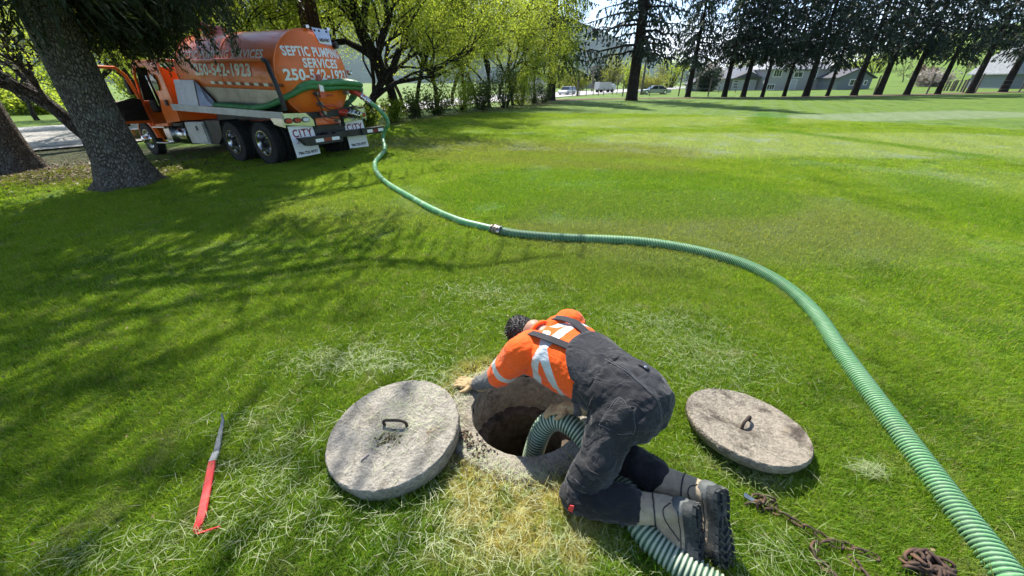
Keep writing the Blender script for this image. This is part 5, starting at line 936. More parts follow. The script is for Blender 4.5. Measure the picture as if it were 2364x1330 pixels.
#@@PART5
# ------------------------------------------------------------------ kneeling man
def V3(*a): return Vector(a)
pel = V3(.56, 1.265, .45); hL = V3(.470, 1.19, .40); hR = V3(.640, 1.335, .43); kL = V3(.295, 1.03, .085); kR = V3(.47, 1.28, .085); aL = V3(.655, .925, .165); aR = V3(.80, .985, .175)
sL = V3(.050, 1.595, .465); sR = V3(.335, 1.80, .50); eL = V3(-.085, 1.665, .235); wL = V3(-.215, 1.765, .085); eR = V3(.44, 1.60, .26); wR = V3(.36, 1.455, .205)
mid = (sL+sR)/2; A = (mid-pel).normalized(); Wd = (sR-sL).normalized(); Wd = (Wd-A*Wd.dot(A)).normalized(); N = A.cross(Wd)*-1
if N.z < 0: N = -N
def remesh(mb, name, mat, parent, vox, smooth=4, disp=None):
    o = mb.build(name, mat, parent); md = o.modifiers.new('r', 'REMESH'); md.mode = 'VOXEL'; md.voxel_size = vox; md.use_smooth_shade = True
    s = o.modifiers.new('s', 'SMOOTH'); s.iterations = smooth; s.factor = .5
    for (sc, st, ty) in (disp or []):
        t = bpy.data.textures.new(name+'_folds', ty); t.noise_scale = sc
        if ty == 'CLOUDS': t.noise_depth = 2
        d = o.modifiers.new('d', 'DISPLACE'); d.texture = t; d.strength = st; d.mid_level = .5; d.texture_coords = 'GLOBAL'
    return applied(o)
def cap(mb, P, R, k=14):
    P = [Vector(p) for p in P]
    mb.tube(P, R, k)
    for p, r_ in zip(P, R): mb.ball(p, r_, k=k, m=8)
    return mb
person = empty('person', (0, 0, 0), (0, 0, 0), 'man in orange high visibility shirt and dark bib overalls kneeling and reaching into the manhole', 'person')
M_SKIN = simple('skin', (.42, .24, .17), .55, var=.12, vs=20, bump=.2, bs=80)
def cloth(name, col, var=.2, fold=.55, dust=None, weave=True, rough=.85):
    m, n, p = newmat(name); tc = n.new('ShaderNodeTexCoord').outputs['Object']; f = n.noise(tc, 5, 5, .6); c = n.mix(n.ramp(f, .3, .7), [x*(1-var) for x in col], [x*(1+var) for x in col])
    if dust: g = n.ramp(n.noise(tc, 7, 7, .7), .50, .70); c = n.mix(n.math('MULTIPLY', g, dust[1]), c, dust[0]); g2 = n.ramp(n.noise(tc, 38, 5, .7), .60, .74); c = n.mix(n.math('MULTIPLY', g2, dust[1]*.6), c, dust[0])
    n.put(p.inputs['Base Color'], c); p.inputs['Roughness'].default_value = rough; p.inputs['Specular IOR Level'].default_value = .25; p.inputs['Sheen Weight'].default_value = .15
    h = n.math('ADD', n.math('MULTIPLY', n.noise(n.vm('MULTIPLY', tc, (1, 1, 1.6)), 9, 4, .55, .8), 1.0), n.math('MULTIPLY', n.noise(tc, 300, 2), .05)); n.put(p.inputs['Normal'], n.bump(h, fold, .035)); return m, n, p
M_OVER, n_, p_ = cloth('faded_black_canvas', (.026, .027, .031), .3, .8, ((.10, .097, .092), .55)); M_TROU, _, _ = cloth('black_trousers', (.013, .013, .015), .3, .7, ((.05, .047, .045), .35)); M_SLEEVE, _, _ = cloth('grey_sleeve', (.13, .13, .125), .15, .7); M_GLOVE, _, _ = cloth('tan_work_glove', (.50, .36, .18), .2, .8, ((.30, .22, .12), .5))
M_STRAP, _, _ = cloth('black_strap', (.025, .026, .03), .2, .3); M_HAIR = simple('black_hair', (.008, .007, .007), .45, var=.4, vs=60, bump=.9, bs=70, bd=.01)
# shirt: fluorescent orange with silver tape laid where the sewn bands run
M_SHIRT, n_, p_ = cloth('orange_shirt', (.95, .115, .008), .06, .55, None, rough=.75)
def shirt_bands():
    n = n_; tc = n.new('ShaderNodeTexCoord').outputs['Object']; mk = None
    def plane(nrm, pt, w, lim=None):
        nrm = Vector(nrm).normalized(); d = n.math('SUBTRACT', n.vm('DOT_PRODUCT', tc, tuple(nrm)), nrm.dot(Vector(pt))); a = n.math('LESS_THAN', n.math('ABSOLUTE', d), w/2)
        for q, qp in (lim or []): q = Vector(q).normalized(); a = n.math('MULTIPLY', a, n.math('GREATER_THAN', n.vm('DOT_PRODUCT', tc, tuple(q)), q.dot(Vector(qp))))
        return a
    torso = [(A, pel+A*.17), (A*-1, mid+A*.06)]
    b1 = plane(A+N*.0, mid-A*.115, .052, [((sR-sL)*1.0, sL+Wd*-.02-A*.03)])            # band round the chest
    b2 = plane(A*.70-Wd*.60-N*.45, mid-A*.20-Wd*.17+N*.02, .050, [(A, pel+A*.18), (Wd*-1, mid-Wd*.02)])           # slanting band of the back cross
    b3 = plane(A*.70+Wd*.60-N*.45, mid-A*.20+Wd*.17+N*.02, .050, [(A, pel+A*.18), (Wd, mid+Wd*.02)])
    b4 = plane((eL-sL), sL+(eL-sL)*.62, .048, [((eL-sL), sL+(eL-sL)*.1), (Wd*-1, sL+Wd*.05)])
    mk = n.math('MAXIMUM', n.math('MAXIMUM', b1, b2), n.math('MAXIMUM', b3, b4)); old = p_.inputs['Base Color'].links[0].from_socket
    n.put(p_.inputs['Base Color'], n.mix(mk, old, (.55, .60, .62))); n.put(p_.inputs['Roughness'], n.math('SUBTRACT', .8, n.math('MULTIPLY', mk, .38))); n.put(p_.inputs['Metallic'], n.math('MULTIPLY', mk, .25))
shirt_bands()
def torso_sec(s, w, d, off=0.0, shift=0.0): c = pel+A*s+N*off+Wd*shift; return (c, Wd*w, N*d)
# one continuous body under the clothes
head = mid+A*.205+N*-.095+V3(0, 0, -.015); fwd = (A*.55-N*.83).normalized(); up_h = (A*.83+N*.55).normalized(); neck = mid+A*.05+N*.01
b = MB(); b.loft([torso_sec(-.10, .10, .08), torso_sec(-.03, .145, .10), torso_sec(.12, .135, .09, .01), torso_sec(.30, .15, .10, .02), torso_sec(.46, .165, .10, .01), torso_sec(.55, .12, .075), torso_sec(.59, .06, .05)], 24)
cap(b, [neck-A*.03, neck+A*.05, head-up_h*.04], [.062, .058, .055]); RH_ = Matrix((up_h.cross(fwd).normalized(), fwd, up_h)).transposed(); 
b.ball(head, (.076, .097, .112), RH_, 20, 14); b.ball(head+fwd*.045-up_h*.055, (.052, .052, .060), RH_); b.ball(head+fwd*.105-up_h*.018, (.013, .018, .026), RH_, 10, 8)
side_ = up_h.cross(fwd).normalized()
for s in (1, -1): b.ball(head+side_*s*.076-up_h*.005, (.010, .020, .032), RH_, 10, 8); b.ball(head+side_*s*.03+fwd*.078+up_h*.02, (.022, .014, .010), RH_, 10, 8)
b.ball(head+fwd*.09-up_h*.055, (.024, .012, .012), RH_, 10, 8)
for S_, E_, W_ in ((sL, eL, wL), (sR, eR, wR)): cap(b, [mid+(S_-mid)*.7, S_, E_, W_], [.06, .055, .042, .030])
for H_, K_, A_ in ((hL, kL, aL), (hR, kR, aR)): cap(b, [pel, H_, K_, A_], [.10, .088, .058, .028])
for A_, T_ in ((aL, V3(.695, .85, .10)), (aR, V3(.825, .90, .095))): cap(b, [A_, T_], [.030, .022])
for W_, D_ in ((wL, V3(-.275, 1.80, .05)), (wR, V3(.29, 1.46, .175))): cap(b, [W_, D_], [.028, .026])
body = remesh(b, 'body', M_SKIN, person, .011, 3)
e = MB()
for s in (1, -1): e.ball(head+side_*s*.031+fwd*.087+up_h*.008, .011, k=10, m=8)
e.build('eye', M_WHITE, person, smooth=60)
h = MB(); h.ball(head+up_h*.022-fwd*.018, (.084, .098, .103), RH_, 24, 16); h.ball(head-fwd*.055-up_h*.045, (.062, .045, .05), RH_, 16, 10)
r_ = np.random.default_rng(4)
for k in range(520):
    v = Vector(unit(r_.normal(size=3)));  
    if v.dot(fwd) > .55 and v.dot(up_h) < .55: continue
    if v.dot(up_h) < -.35: continue
    p = head+up_h*.02-fwd*.015+Vector((RH_ @ Vector((v.dot(side_)*.080, v.dot(fwd)*.094, v.dot(up_h)*.100)))); t = (v*.45+Vector(r_.normal(size=3))*.4-fwd*.3+side_*.3).normalized(); h.tube([p-t*.006, p+t*.014, p+t*.028+V3(0, 0, -.006)], [.0042, .0036, .0015], 5)
hair = remesh(h, 'hair', M_HAIR, person, .003, 0)
# shirt
b = MB(); b.loft([torso_sec(.13, .150, .120, -.005), torso_sec(.22, .170, .138, -.005), torso_sec(.34, .190, .142, .005), torso_sec(.45, .200, .125, .012), torso_sec(.53, .175, .100, .0), torso_sec(.585, .10, .070, -.005), torso_sec(.60, .075, .06)], 28, 2.4)
for S_, E_, q in ((sL, eL, .92), (sR, eR, .75)): cap(b, [mid+(S_-mid)*.55, S_+N*.005, S_+(E_-S_)*.5, S_+(E_-S_)*q], [.098, .098, .086, .074]); 
b.loft([((mid-Wd*.19-N*.05-A*.02), A*.07, N*.06), ((mid-Wd*.15-N*.10-A*.12), A*.09, N*.05), (mid-Wd*.12-N*.12-A*.22, A*.06, N*.04)], 16)
shirt = remesh(b, 'shirt', M_SHIRT, person, .007, 3, [(.09, .018, 'CLOUDS'), (.035, .006, 'CLOUDS')])
c_ = MB(); cc = neck+A*.012; c_.tube([cc+(Wd*math.cos(t)*.072+N*math.sin(t)*.068) for t in np.linspace(0, 2*math.pi, 25)], .011, 8, caps=False); c_.build('collar', M_SHIRT, shirt, smooth=60)
# grey long sleeves
for S_, E_, W_, q in ((sL, eL, wL, .8), (sR, eR, wR, .7)):
    b = MB(); cap(b, [S_+(E_-S_)*q, E_, E_+(W_-E_)*.5, W_+(W_-E_).normalized()*.005], [.058, .058, .050, .043]); remesh(b, 'sleeve', M_SLEEVE, person, .006, 3, [(.05, .014, 'CLOUDS'), (.02, .005, 'CLOUDS')])
# overalls: seat, thighs, back
b = MB(); b.loft([torso_sec(-.155, .10, .07, -.03), torso_sec(-.12, .155, .115, -.01), torso_sec(-.04, .182, .142, .0), torso_sec(.05, .178, .140, .01), torso_sec(.12, .178, .140, .012), torso_sec(.17, .180, .140, .010), torso_sec(.215, .184, .146, .004)], 30, 2.4)
for H_, K_, o in ((hL, kL, .01), (hR, kR, 0)): cap(b, [H_+(pel-H_)*.2+N*.01, H_+N*.0, H_+(K_-H_)*.5+V3(.01, -.005, 0), K_+V3(.005, 0, .012)], [.118, .116, .098, .078])
over = remesh(b, 'overalls', M_OVER, person, .008, 4, [(.12, .036, 'CLOUDS'), (.05, .016, 'CLOUDS')])
for K_, A_ in ((kL, aL), (kR, aR)): b = MB(); cap(b, [K_+V3(0, 0, .012), K_+(A_-K_)*.38+V3(0, 0, .012), K_+(A_-K_)*.60+V3(0, 0, .0)], [.080, .085, .080]); remesh(b, 'trouser_leg', M_TROU, person, .008, 3, [(.07, .024, 'CLOUDS'), (.03, .007, 'CLOUDS')])
def back_patch(name, sfun, n_s, a0, a1, n_a, w, d, off, mat, parent, thick=.004):
    """sheet of cloth lying on the back; a: angle about the spine from the left (-90) to the right (+90)"""
    V = []
    for i in range(n_s):
        q = i/(n_s-1)
        for j in range(n_a):
            t = math.radians(a0+(a1-a0)*j/(n_a-1)); s0, s1 = sfun(t); s = s0+(s1-s0)*q
            ww = np.interp(s, [.13, .22, .34, .45, .53, .585], [.165, .178, .198, .205, .180, .110])*w; dd = np.interp(s, [.13, .22, .34, .45, .53, .585], [.130, .144, .148, .131, .106, .078])*d; oo = np.interp(s, [.13, .22, .34, .45, .53], [.005, .002, .008, .012, 0])
            x = math.copysign(abs(math.sin(t))**.83, math.sin(t)); y = abs(math.cos(t))**.83; V.append(tuple(pel+A*s+N*(oo+y*dd)+Wd*x*ww))
    F = [(i*n_a+j, i*n_a+j+1, (i+1)*n_a+j+1, (i+1)*n_a+j) for i in range(n_s-1) for j in range(n_a-1)]; o = link(name, mesh_np(name, V, np.array(F)), mat, parent)
    s = o.modifiers.new('s', 'SOLIDIFY'); s.thickness = thick; s.offset = 1; return o
back_patch('bib', lambda t: (.14, .225+.135*max(0, math.cos(t*1.35))**1.2), 16, -62, 66, 40, 1.02, 1.03, 0, M_OVER, over, .007)
for s, a0 in ((-1, -20), (1, 20)):
    b = MB(); P = []; 
    for q in np.linspace(0, 1, 14):
        sv_ = .325+.27*q; t = math.radians(s*(16+14*q)); ww = np.interp(sv_, [.34, .45, .53, .60], [.190, .205, .185, .16])*1.02; dd = np.interp(sv_, [.34, .45, .53, .60], [.134, .131, .108, .075])*1.04
        P.append(pel+A*sv_+N*(.015+abs(math.cos(t))**.83*dd)+Wd*math.copysign(abs(math.sin(t))**.83, t)*ww)
    P.append(P[-1]+A*.03-N*.05)
    V = []; 
    for i, p in enumerate(P):
        T = (P[min(i+1, len(P)-1)]-P[max(i-1, 0)]).normalized(); S_ = T.cross(N).normalized(); nn = S_.cross(T)*-1
        if nn.dot(N) < 0: nn = -nn
        for a_, b_ in ((-1, 0), (-1, 1), (1, 1), (1, 0)): V.append(tuple(p+S_*a_*.021+nn*b_*.006))
    n = len(P); b.add(V, [(i*4+j, i*4+(j+1) % 4, (i+1)*4+(j+1) % 4, (i+1)*4+j) for i in range(n-1) for j in range(4)]+[(0, 1, 2, 3), tuple(range(4*n-4, 4*n))]); b.build('strap', M_STRAP, over, smooth=40)
# seams, pockets and tabs that lie on the cloth
from mathutils.bvhtree import BVHTree
def bvh(o): return BVHTree.FromPolygons([v.co for v in o.data.vertices], [p.vertices for p in o.data.polygons])
ob = bvh(over); camp = V3(0, 0, HC)
def on_cloth(p, tree, lift=.002):
    h = tree.find_nearest(Vector(p)); return h[0]+h[1]*lift
def seam(P, name='seam', r=.0028, mat=None, tree=ob, par=over, n=36):
    Q, L = bez([tuple(p) for p in P], n); m = MB(); R_ = np.array([on_cloth(q, tree, .0035) for q in Q]); 
    for _ in range(3): R_[1:-1] = (R_[:-2]+R_[1:-1]*2+R_[2:])/4
    m.tube([tuple(q) for q in R_], r, 5); return m.build(name, mat or M_STRAP, par, smooth=60)
M_STITCH = simple('grey_stitching', (.12, .12, .125), .8)
spine = [pel+A*s+N*.2 for s in (.30, .2, .1, 0)]+[pel-A*.10+N*.17, pel-A*.17+N*.08, pel-A*.2-N*.02]
seam(spine, mat=M_STITCH, r=.0022); seam([p+Wd*.012 for p in spine], mat=M_STITCH, r=.0016)
def patch(c, u, v, w, h, name='pocket', mat=M_OVER, lift=.003, nu=9, nv=9, tree=ob, par=over):
    V = []; c, u, v = Vector(c), Vector(u).normalized(), Vector(v).normalized()
    for i in range(nu):
        for j in range(nv): V.append(tuple(on_cloth(c+u*(i/(nu-1)-.5)*w+v*(j/(nv-1)-.5)*h, tree, lift)))
    F = [(i*nv+j, i*nv+j+1, (i+1)*nv+j+1, (i+1)*nv+j) for i in range(nu-1) for j in range(nv-1)]; o = link(name, mesh_np(name, V, np.array(F)), mat, par); s = o.modifiers.new('s', 'SOLIDIFY'); s.thickness = .004; s.offset = 0; return o
outL = -Wd
pk = pel-A*.055+outL*.16+N*.09; patch(pk, A*1-N*.2, (outL*.2-N*1), .13, .15); 
e4 = [pk+(A*a-N*a*.2)*.068+(outL*.2-N)*bq*.078 for a, bq in ((-1, -1), (1, -1), (1, 1), (-1, 1), (-1, -1))]
for a_, b_ in zip(e4[:-1], e4[1:]): seam([a_, (a_+b_)/2, b_], 'stitching', .0018, M_STITCH, n=14)
tl = (kL-hL).normalized(); ck = hL+tl*.20+outL*.10; patch(ck, tl, tl.cross(outL), .12, .12); patch(ck-tl*.055+outL*.015, tl, tl.cross(outL), .035, .13, 'pocket_flap', lift=.010)
for k in range(2): seam([ck-tl*(.03-.06*k)+tl.cross(outL)*.06, ck-tl*(.03-.06*k), ck-tl*(.03-.06*k)-tl.cross(outL)*.06], 'stitching', .002, M_STITCH, n=14)
patch(pel+A*.03+Wd*.10+N*.13, A, Wd, .05, .025, 'side_tab', M_STRAP, .008); m = MB(); pp = on_cloth(pel+A*.02+Wd*.10+N*.15, ob, .010); m.ball(pp, (.008, .008, .004), k=10, m=6); m.build('button', M_CHROME, over)
sb = pel+A*.10+outL*.18; seam([sb+N*.10, sb+N*.02, sb-N*.06], r=.003)
patch(kL+V3(-.03, -.06, .03), (1, 0, 0), (0, 0, 1), .018, .028, 'red_tag', M_REDP, .008)
# gloves with separate fingers
def glove(wrist, palm_c, fdir, up, side, name, curl=.25, thumb=1):
    """fdir: pointing direction of the fingers; up: back of the hand; side: toward the thumb"""
    fdir, up = Vector(fdir).normalized(), Vector(up).normalized(); sd = fdir.cross(up).normalized()*thumb; b = MB()
    cap(b, [wrist-(palm_c-wrist).normalized()*.035, wrist, palm_c-fdir*.02], [.047, .038, .036]); R_ = Matrix((fdir, sd, up)).transposed(); b.ball(palm_c, (.050, .046, .022), R_, 16, 10)
    for k, (off, ln) in enumerate(((.033, .068), (.012, .078), (-.010, .073), (-.031, .058))):
        p0 = palm_c+fdir*.030+sd*off; sp = (fdir+sd*off*3.2).normalized(); p1 = p0+sp*ln*.45+up*.006; p2 = p1+(sp-up*curl).normalized()*ln*.32; p3 = p2+(sp-up*curl*2.2).normalized()*ln*.28; cap(b, [p0-sp*.02, p0, p1, p2, p3], [.014, .0135, .0125, .0118, .0102], 10)
    t0 = palm_c-fdir*.018+sd*.034; t1 = t0+(sd*.8+fdir*.55-up*.1).normalized()*.034; t2 = t1+(sd*.35+fdir*.9-up*.25).normalized()*.032; cap(b, [palm_c-fdir*.02+sd*.01, t0, t1, t2], [.018, .017, .0145, .0115], 10)
    return remesh(b, name, M_GLOVE, person, .0042, 2, [(.02, .004, 'CLOUDS')])
glove(wL+V3(-.01, .01, -.01), V3(-.275, 1.80, .058), (-.86, .25, -.12), (0.05, -.1, 1), None, 'glove', .35, -1)
glove(wR, V3(.275, 1.462, .19), (-.88, .10, -.30), (.0, .25, 1), None, 'glove', .55, -1)
# boots: local x heel to toe, y across, z up from the sole
M_BOOT, _, _ = cloth('dusty_leather', (.38, .31, .21), .3, .8, ((.62, .51, .35), .8)); M_SOLE = simple('rubber_sole', (.030, .036, .038), .7, var=.35, vs=20, bump=.5, bs=120, dirt=((.20, .18, .15), 16, .55)); M_TOEC = simple('dusty_toe_rubber', (.12, .13, .125), .7, var=.3, vs=20, dirt=((.30, .27, .22), 12, .6)); M_LACE = simple('grey_lace', (.16, .15, .14), .8)
def sole_outline(n=40, inset=0.0, mir=1):
    c = [(.0, .0), (.002, .026), (.03, .037), (.08, .034), (.12, .031), (.17, .040), (.215, .048), (.26, .044), (.29, .028), (.303, .0), (.292, -.026), (.26, -.040), (.215, -.046), (.17, -.040), (.12, -.034), (.08, -.036), (.03, -.036), (.002, -.024)]
    Q, _ = bez([(x, y, 0) for x, y in c]+[(0, 0, 0)], n+1); cx = .15; return [(cx+(x-cx)*(1-inset*3), mir*y*(1-inset*14)) for x, y, _ in Q[:-1]]
def boot(heel, toe, normal, shank_top, label, mir):
    x = (toe-heel).normalized(); z = -(normal-x*normal.dot(x)).normalized(); y = z.cross(x); M = Matrix((x, y, z)).transposed().to_4x4(); M.translation = heel; root = bpy.data.objects.new('boot', None); COL.objects.link(root); root.parent = person; root.matrix_local = M @ Matrix.Scale(1.13, 4); root.empty_display_size = .1; root['label'] = label
    Mi = M.inverted(); st = Mi @ shank_top
    o = sole_outline(48, 0, mir); m = MB(); V = []
    for h, f in ((0, .03), (.004, 0), (.028, 0), (.036, .012)): V += [(a, b_, h+.012*max(0, (a-.24)/.06)**2) for a, b_ in sole_outline(48, f*.4, mir)]
    k = 48; m.add(V, [(i*k+j, i*k+(j+1) % k, (i+1)*k+(j+1) % k, (i+1)*k+j) for i in range(3) for j in range(k)]+[tuple(range(k))[::-1], tuple(range(3*k, 4*k))]); so_ = m.build('sole', M_SOLE, root, smooth=50)
    # tread lugs round the edge, bars and the V pattern of the middle
    def lug(pts, h=.007): q = MB(); q.poly([(a, b_*mir, .0005) for a, b_ in pts], (0, 0, -h)); return q
    tr = MB()
    oi = sole_outline(96, .010, mir); oo = sole_outline(96, .001, mir)
    for i in range(0, 96, 4):
        a, b_, c, d = oo[i], oo[(i+3) % 96], oi[(i+3) % 96], oi[i]; tr.poly([(p[0], p[1], .006) for p in (a, b_, c, d)], (0, 0, -.014))
    for (cx, cy, w, l, rot) in ((.03, 0, .03, .012, 0), (.05, 0, .008, .034, 0), (.07, 0, .034, .008, 0), (.115, .012, .035, .007, .25), (.115, -.012, .035, .007, -.25)):
        tr.box((cx, cy*mir, -.003), (w if w < .02 else l if False else w, l, .012), Matrix.Rotation(rot*mir, 4, 'Z'))
    for k2 in range(5):
        xx = .155+.027*k2
        for s in (1, -1): tr.box((xx, s*.014, -.002), (.009, .032, .012), Matrix.Rotation(s*.75, 4, 'Z'))
    tr.build('tread', M_SOLE, so_)
    b = MB(); b.loft([((.0+.035, 0, .05), (0, .033, 0), (-.036, 0, 0)), ((.045, 0, .09), (0, .038, 0), (-.048, 0, .0))], 16) if False else None
    b.loft([((.008, 0, .055), (0, .022, 0), (0, 0, .030)), ((.03, 0, .075), (0, .034, 0), (0, 0, .052)), ((.08, 0, .092), (0, .038, 0), (0, 0, .072)), ((.13, 0, .086), (0, .039, 0), (0, 0, .064)), ((.19, 0, .068), (0, .044, 0), (0, 0, .046)), ((.245, 0, .054), (0, .044, 0), (0, 0, .032)), ((.285, 0, .044), (0, .028, 0), (0, 0, .019)), ((.296, 0, .042), (0, .012, 0), (0, 0, .010))], 20, 2.4)
    ank = Vector((.055, 0, .105)); d = (st-ank).normalized(); cap(b, [Vector((.05, 0, .075)), ank+d*.02, ank+d*.14], [.046, .052, .062]); up = remesh(b, 'upper', M_BOOT, root, .005, 2, [(.03, .006, 'CLOUDS')])
    c = MB(); cen = ank+d*.165; u_ = d.orthogonal().normalized(); w_ = d.cross(u_); c.tube([cen+u_*math.cos(t)*.061+w_*math.sin(t)*.061 for t in np.linspace(0, 2*math.pi, 21)], .010, 8, caps=False); c.build('ankle_collar', M_STRAP, root, smooth=60)
    t = MB(); t.loft([((.232, 0, .050), (0, .0455, 0), (0, 0, .0295)), ((.26, 0, .047), (0, .040, 0), (0, 0, .0265)), ((.292, 0, .042), (0, .026, 0), (0, 0, .019)), ((.303, 0, .040), (0, .010, 0), (0, 0, .010))], 20, 2.4); t.build('toe_cap', M_TOEC, root, smooth=60)
    hc = MB(); hc.loft([((-.001, 0, .050), (0, .020, 0), (0, 0, .026)), ((.02, 0, .060), (0, .034, 0), (0, 0, .036)), ((.045, 0, .060), (0, .040, 0), (0, 0, .034))], 20, 2.4); hc.build('heel_cup', M_TOEC, root, smooth=60)
    tu = bvh(up); ls = MB()
    for q in range(5):
        xx = .175-.022*q; zz = .10+.014*q; pts = [on_cloth((xx+.006*math.sin(t_*3), math.sin(t_)*.03, zz+math.cos(t_)*.02), tu, .002) for t_ in np.linspace(-1.2, 1.2, 9)]; ls.tube(pts, .0026, 5)
    lp = ank+d*.11+Vector((.05, 0, 0)); ls.tube([lp, lp+Vector((.035, .01, .02)), lp+Vector((.045, .03, -.01)), lp+Vector((.01, .02, -.01))], .0022, 5); ls.tube([lp, lp+Vector((.03, -.02, .015)), lp+Vector((.05, -.035, -.02))], .0022, 5); ls.build('lace', M_LACE, root, smooth=60)
    for (P_, rr) in (([(.0, -.036, .075), (.035, -.05, .10), (.09, -.045, .085), (.13, -.045, .05)], .0022), ([(.0, .036, .075), (.035, .05, .10), (.09, .045, .085), (.13, .045, .05)], .0022), ([(.16, -.046, .04), (.185, -.03, .075), (.19, 0, .095), (.185, .03, .075), (.16, .046, .04)], .0024), ([(.02, -.045, .045), (.10, -.047, .045), (.20, -.05, .042)], .0018), ([(.02, .045, .045), (.10, .047, .045), (.20, .05, .042)], .0018)):
        Q, _ = bez(P_, 20); q_ = MB(); q_.tube([on_cloth(p, tu, .0012) for p in Q], rr, 5); q_.build('seam', M_BLACKP, up, smooth=60)
    rg = MB(); c2_ = ank+d*.045; rg.tube([on_cloth(c2_+u_*math.cos(t)*.06+w_*math.sin(t)*.06, tu, .001) for t in np.linspace(0, 2*math.pi, 25)], .003, 5, caps=False); rg.build('seam', M_BLACKP, up, smooth=60)
    tg = MB(); tg.poly([tuple(lp+Vector(q)) for q in ((-.0, -.024, -.02), (-.0, .024, -.02), (.012, .022, .03), (.012, -.022, .03))], (.006, 0, 0)); tg.build('tongue', M_BOOT, root, bevel=.002); return root
boot(V3(.745, .900, .255), V3(.755, .735, .0), V3(.72, -.50, .40), kL+(aL-kL)*.75, 'left boot, resting on the hose, seen from the side', 1)
boot(V3(.860, .945, .285), V3(.865, .760, .005), V3(.40, -.70, .56), kR+(aR-kR)*.75, 'right boot with its black treaded sole toward the camera', -1)
#@@PART6
# ------------------------------------------------------------------ grass blades and cuttings
def tuft_mesh(name, seed, n, rad, h0, h1, w, k=3, lie=.5):
    r = np.random.default_rng(seed); a = r.uniform(0, 2*math.pi, n); q = rad*np.sqrt(r.random(n)); base = np.stack([q*np.cos(a), q*np.sin(a), np.full(n, -.012)], 1)
    d = r.uniform(0, 2*math.pi, n); o = np.stack([np.cos(d), np.sin(d), 0*d], 1); s = np.stack([-np.sin(d), np.cos(d), 0*d], 1); tw_ = r.uniform(-.8, .8, n)[:, None]; s = s*np.cos(tw_)+o*np.sin(tw_)
    H = r.uniform(h0, h1, n)*np.where(r.random(n) < .05, 1.8, 1); L = H*r.uniform(.15, 1, n)**1.0*lie*2; ww = w*r.uniform(.6, 1.3, n); V = []; tt = []; al = []
    tint = r.random(n)
    for i, t in enumerate((0, .45, .8, 1.0)):
        c = base+o*(L*t**2.0)[:, None]; c[:, 2] = base[:, 2]+H*(t-.35*t**3*(L/H)*.9); wd = ww*(1-t**2.2)*(1 if i else .8)
        if i < 3: V += [c-s*wd[:, None]*.5, c+s*wd[:, None]*.5]; tt += [tint, tint]; al += [np.full(n, t)]*2
        else: V += [c]; tt += [tint]; al += [np.full(n, t)]
    V = np.stack(V, 1).reshape(-1, 3); tt = np.stack(tt, 1).ravel(); al = np.stack(al, 1).ravel(); b = np.arange(n)[:, None]*7
    me = mesh_np(name, V, [np.vstack([b+np.array([[0, 1, 3, 2]]), b+np.array([[2, 3, 5, 4]])]), b+np.array([[4, 5, 6]])], True)
    for nm, v in (('tint', tt), ('along', al)): at_ = me.attributes.new(nm, 'FLOAT', 'POINT'); at_.data.foreach_set('value', v.astype(np.float32))
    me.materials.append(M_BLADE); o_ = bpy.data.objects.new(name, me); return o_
def scatter(name, pts, rz, sc, protos, label, normal=None):
    me = bpy.data.meshes.new(name); me.vertices.add(len(pts)); me.vertices.foreach_set('co', np.asarray(pts, np.float32).ravel())
    for nm, v in (('rz', rz), ('sc', sc)): a = me.attributes.new(nm, 'FLOAT', 'POINT'); a.data.foreach_set('value', np.asarray(v, np.float32))
    c = bpy.data.collections.new(name+'_source'); [c.objects.link(p) for p in protos]
    ng = bpy.data.node_groups.new(name, 'GeometryNodeTree'); ng.interface.new_socket('Geometry', in_out='INPUT', socket_type='NodeSocketGeometry'); ng.interface.new_socket('Geometry', in_out='OUTPUT', socket_type='NodeSocketGeometry')
    n, l = ng.nodes, ng.links; gi = n.new('NodeGroupInput'); go = n.new('NodeGroupOutput'); mp = n.new('GeometryNodeMeshToPoints'); ci = n.new('GeometryNodeCollectionInfo'); ci.inputs[0].default_value = c; ci.inputs['Separate Children'].default_value = True; ci.inputs['Reset Children'].default_value = True
    ip = n.new('GeometryNodeInstanceOnPoints'); ip.inputs['Pick Instance'].default_value = True; ri = n.new('FunctionNodeRandomValue'); ri.data_type = 'INT'; ri.inputs['Min'].default_value = 0 if False else 0
    for i_ in ri.inputs:
        if i_.name == 'Min' and i_.type == 'INT': i_.default_value = 0
        if i_.name == 'Max' and i_.type == 'INT': i_.default_value = len(protos)-1
    a1 = n.new('GeometryNodeInputNamedAttribute'); a1.data_type = 'FLOAT'; a1.inputs[0].default_value = 'rz'; a2 = n.new('GeometryNodeInputNamedAttribute'); a2.data_type = 'FLOAT'; a2.inputs[0].default_value = 'sc'; cx = n.new('ShaderNodeCombineXYZ')
    l.new(gi.outputs[0], mp.inputs['Mesh']); l.new(mp.outputs[0], ip.inputs['Points']); l.new(ci.outputs[0], ip.inputs['Instance']); l.new([o for o in ri.outputs if o.type == 'INT'][0], ip.inputs['Instance Index'])
    l.new(a1.outputs[0], cx.inputs[2]); l.new(cx.outputs[0], ip.inputs['Rotation']); l.new(a2.outputs[0], ip.inputs['Scale']); l.new(ip.outputs[0], go.inputs[0])
    o = link(name, me); o.modifiers.new('scatter', 'NODES').node_group = ng; return tag(o, label, kind='stuff')
SOLIDS = [((HOLE.x, HOLE.y), .43), ((-.638, 1.395), .325), ((1.305, 1.455), .285)]
def free(P, pad=0.0, edge=0.0):
    ok = np.ones(len(P), bool)
    for (c, r_) in SOLIDS: ok &= np.hypot(P[:, 0]-c[0], P[:, 1]-c[1]) > r_+pad
    return ok
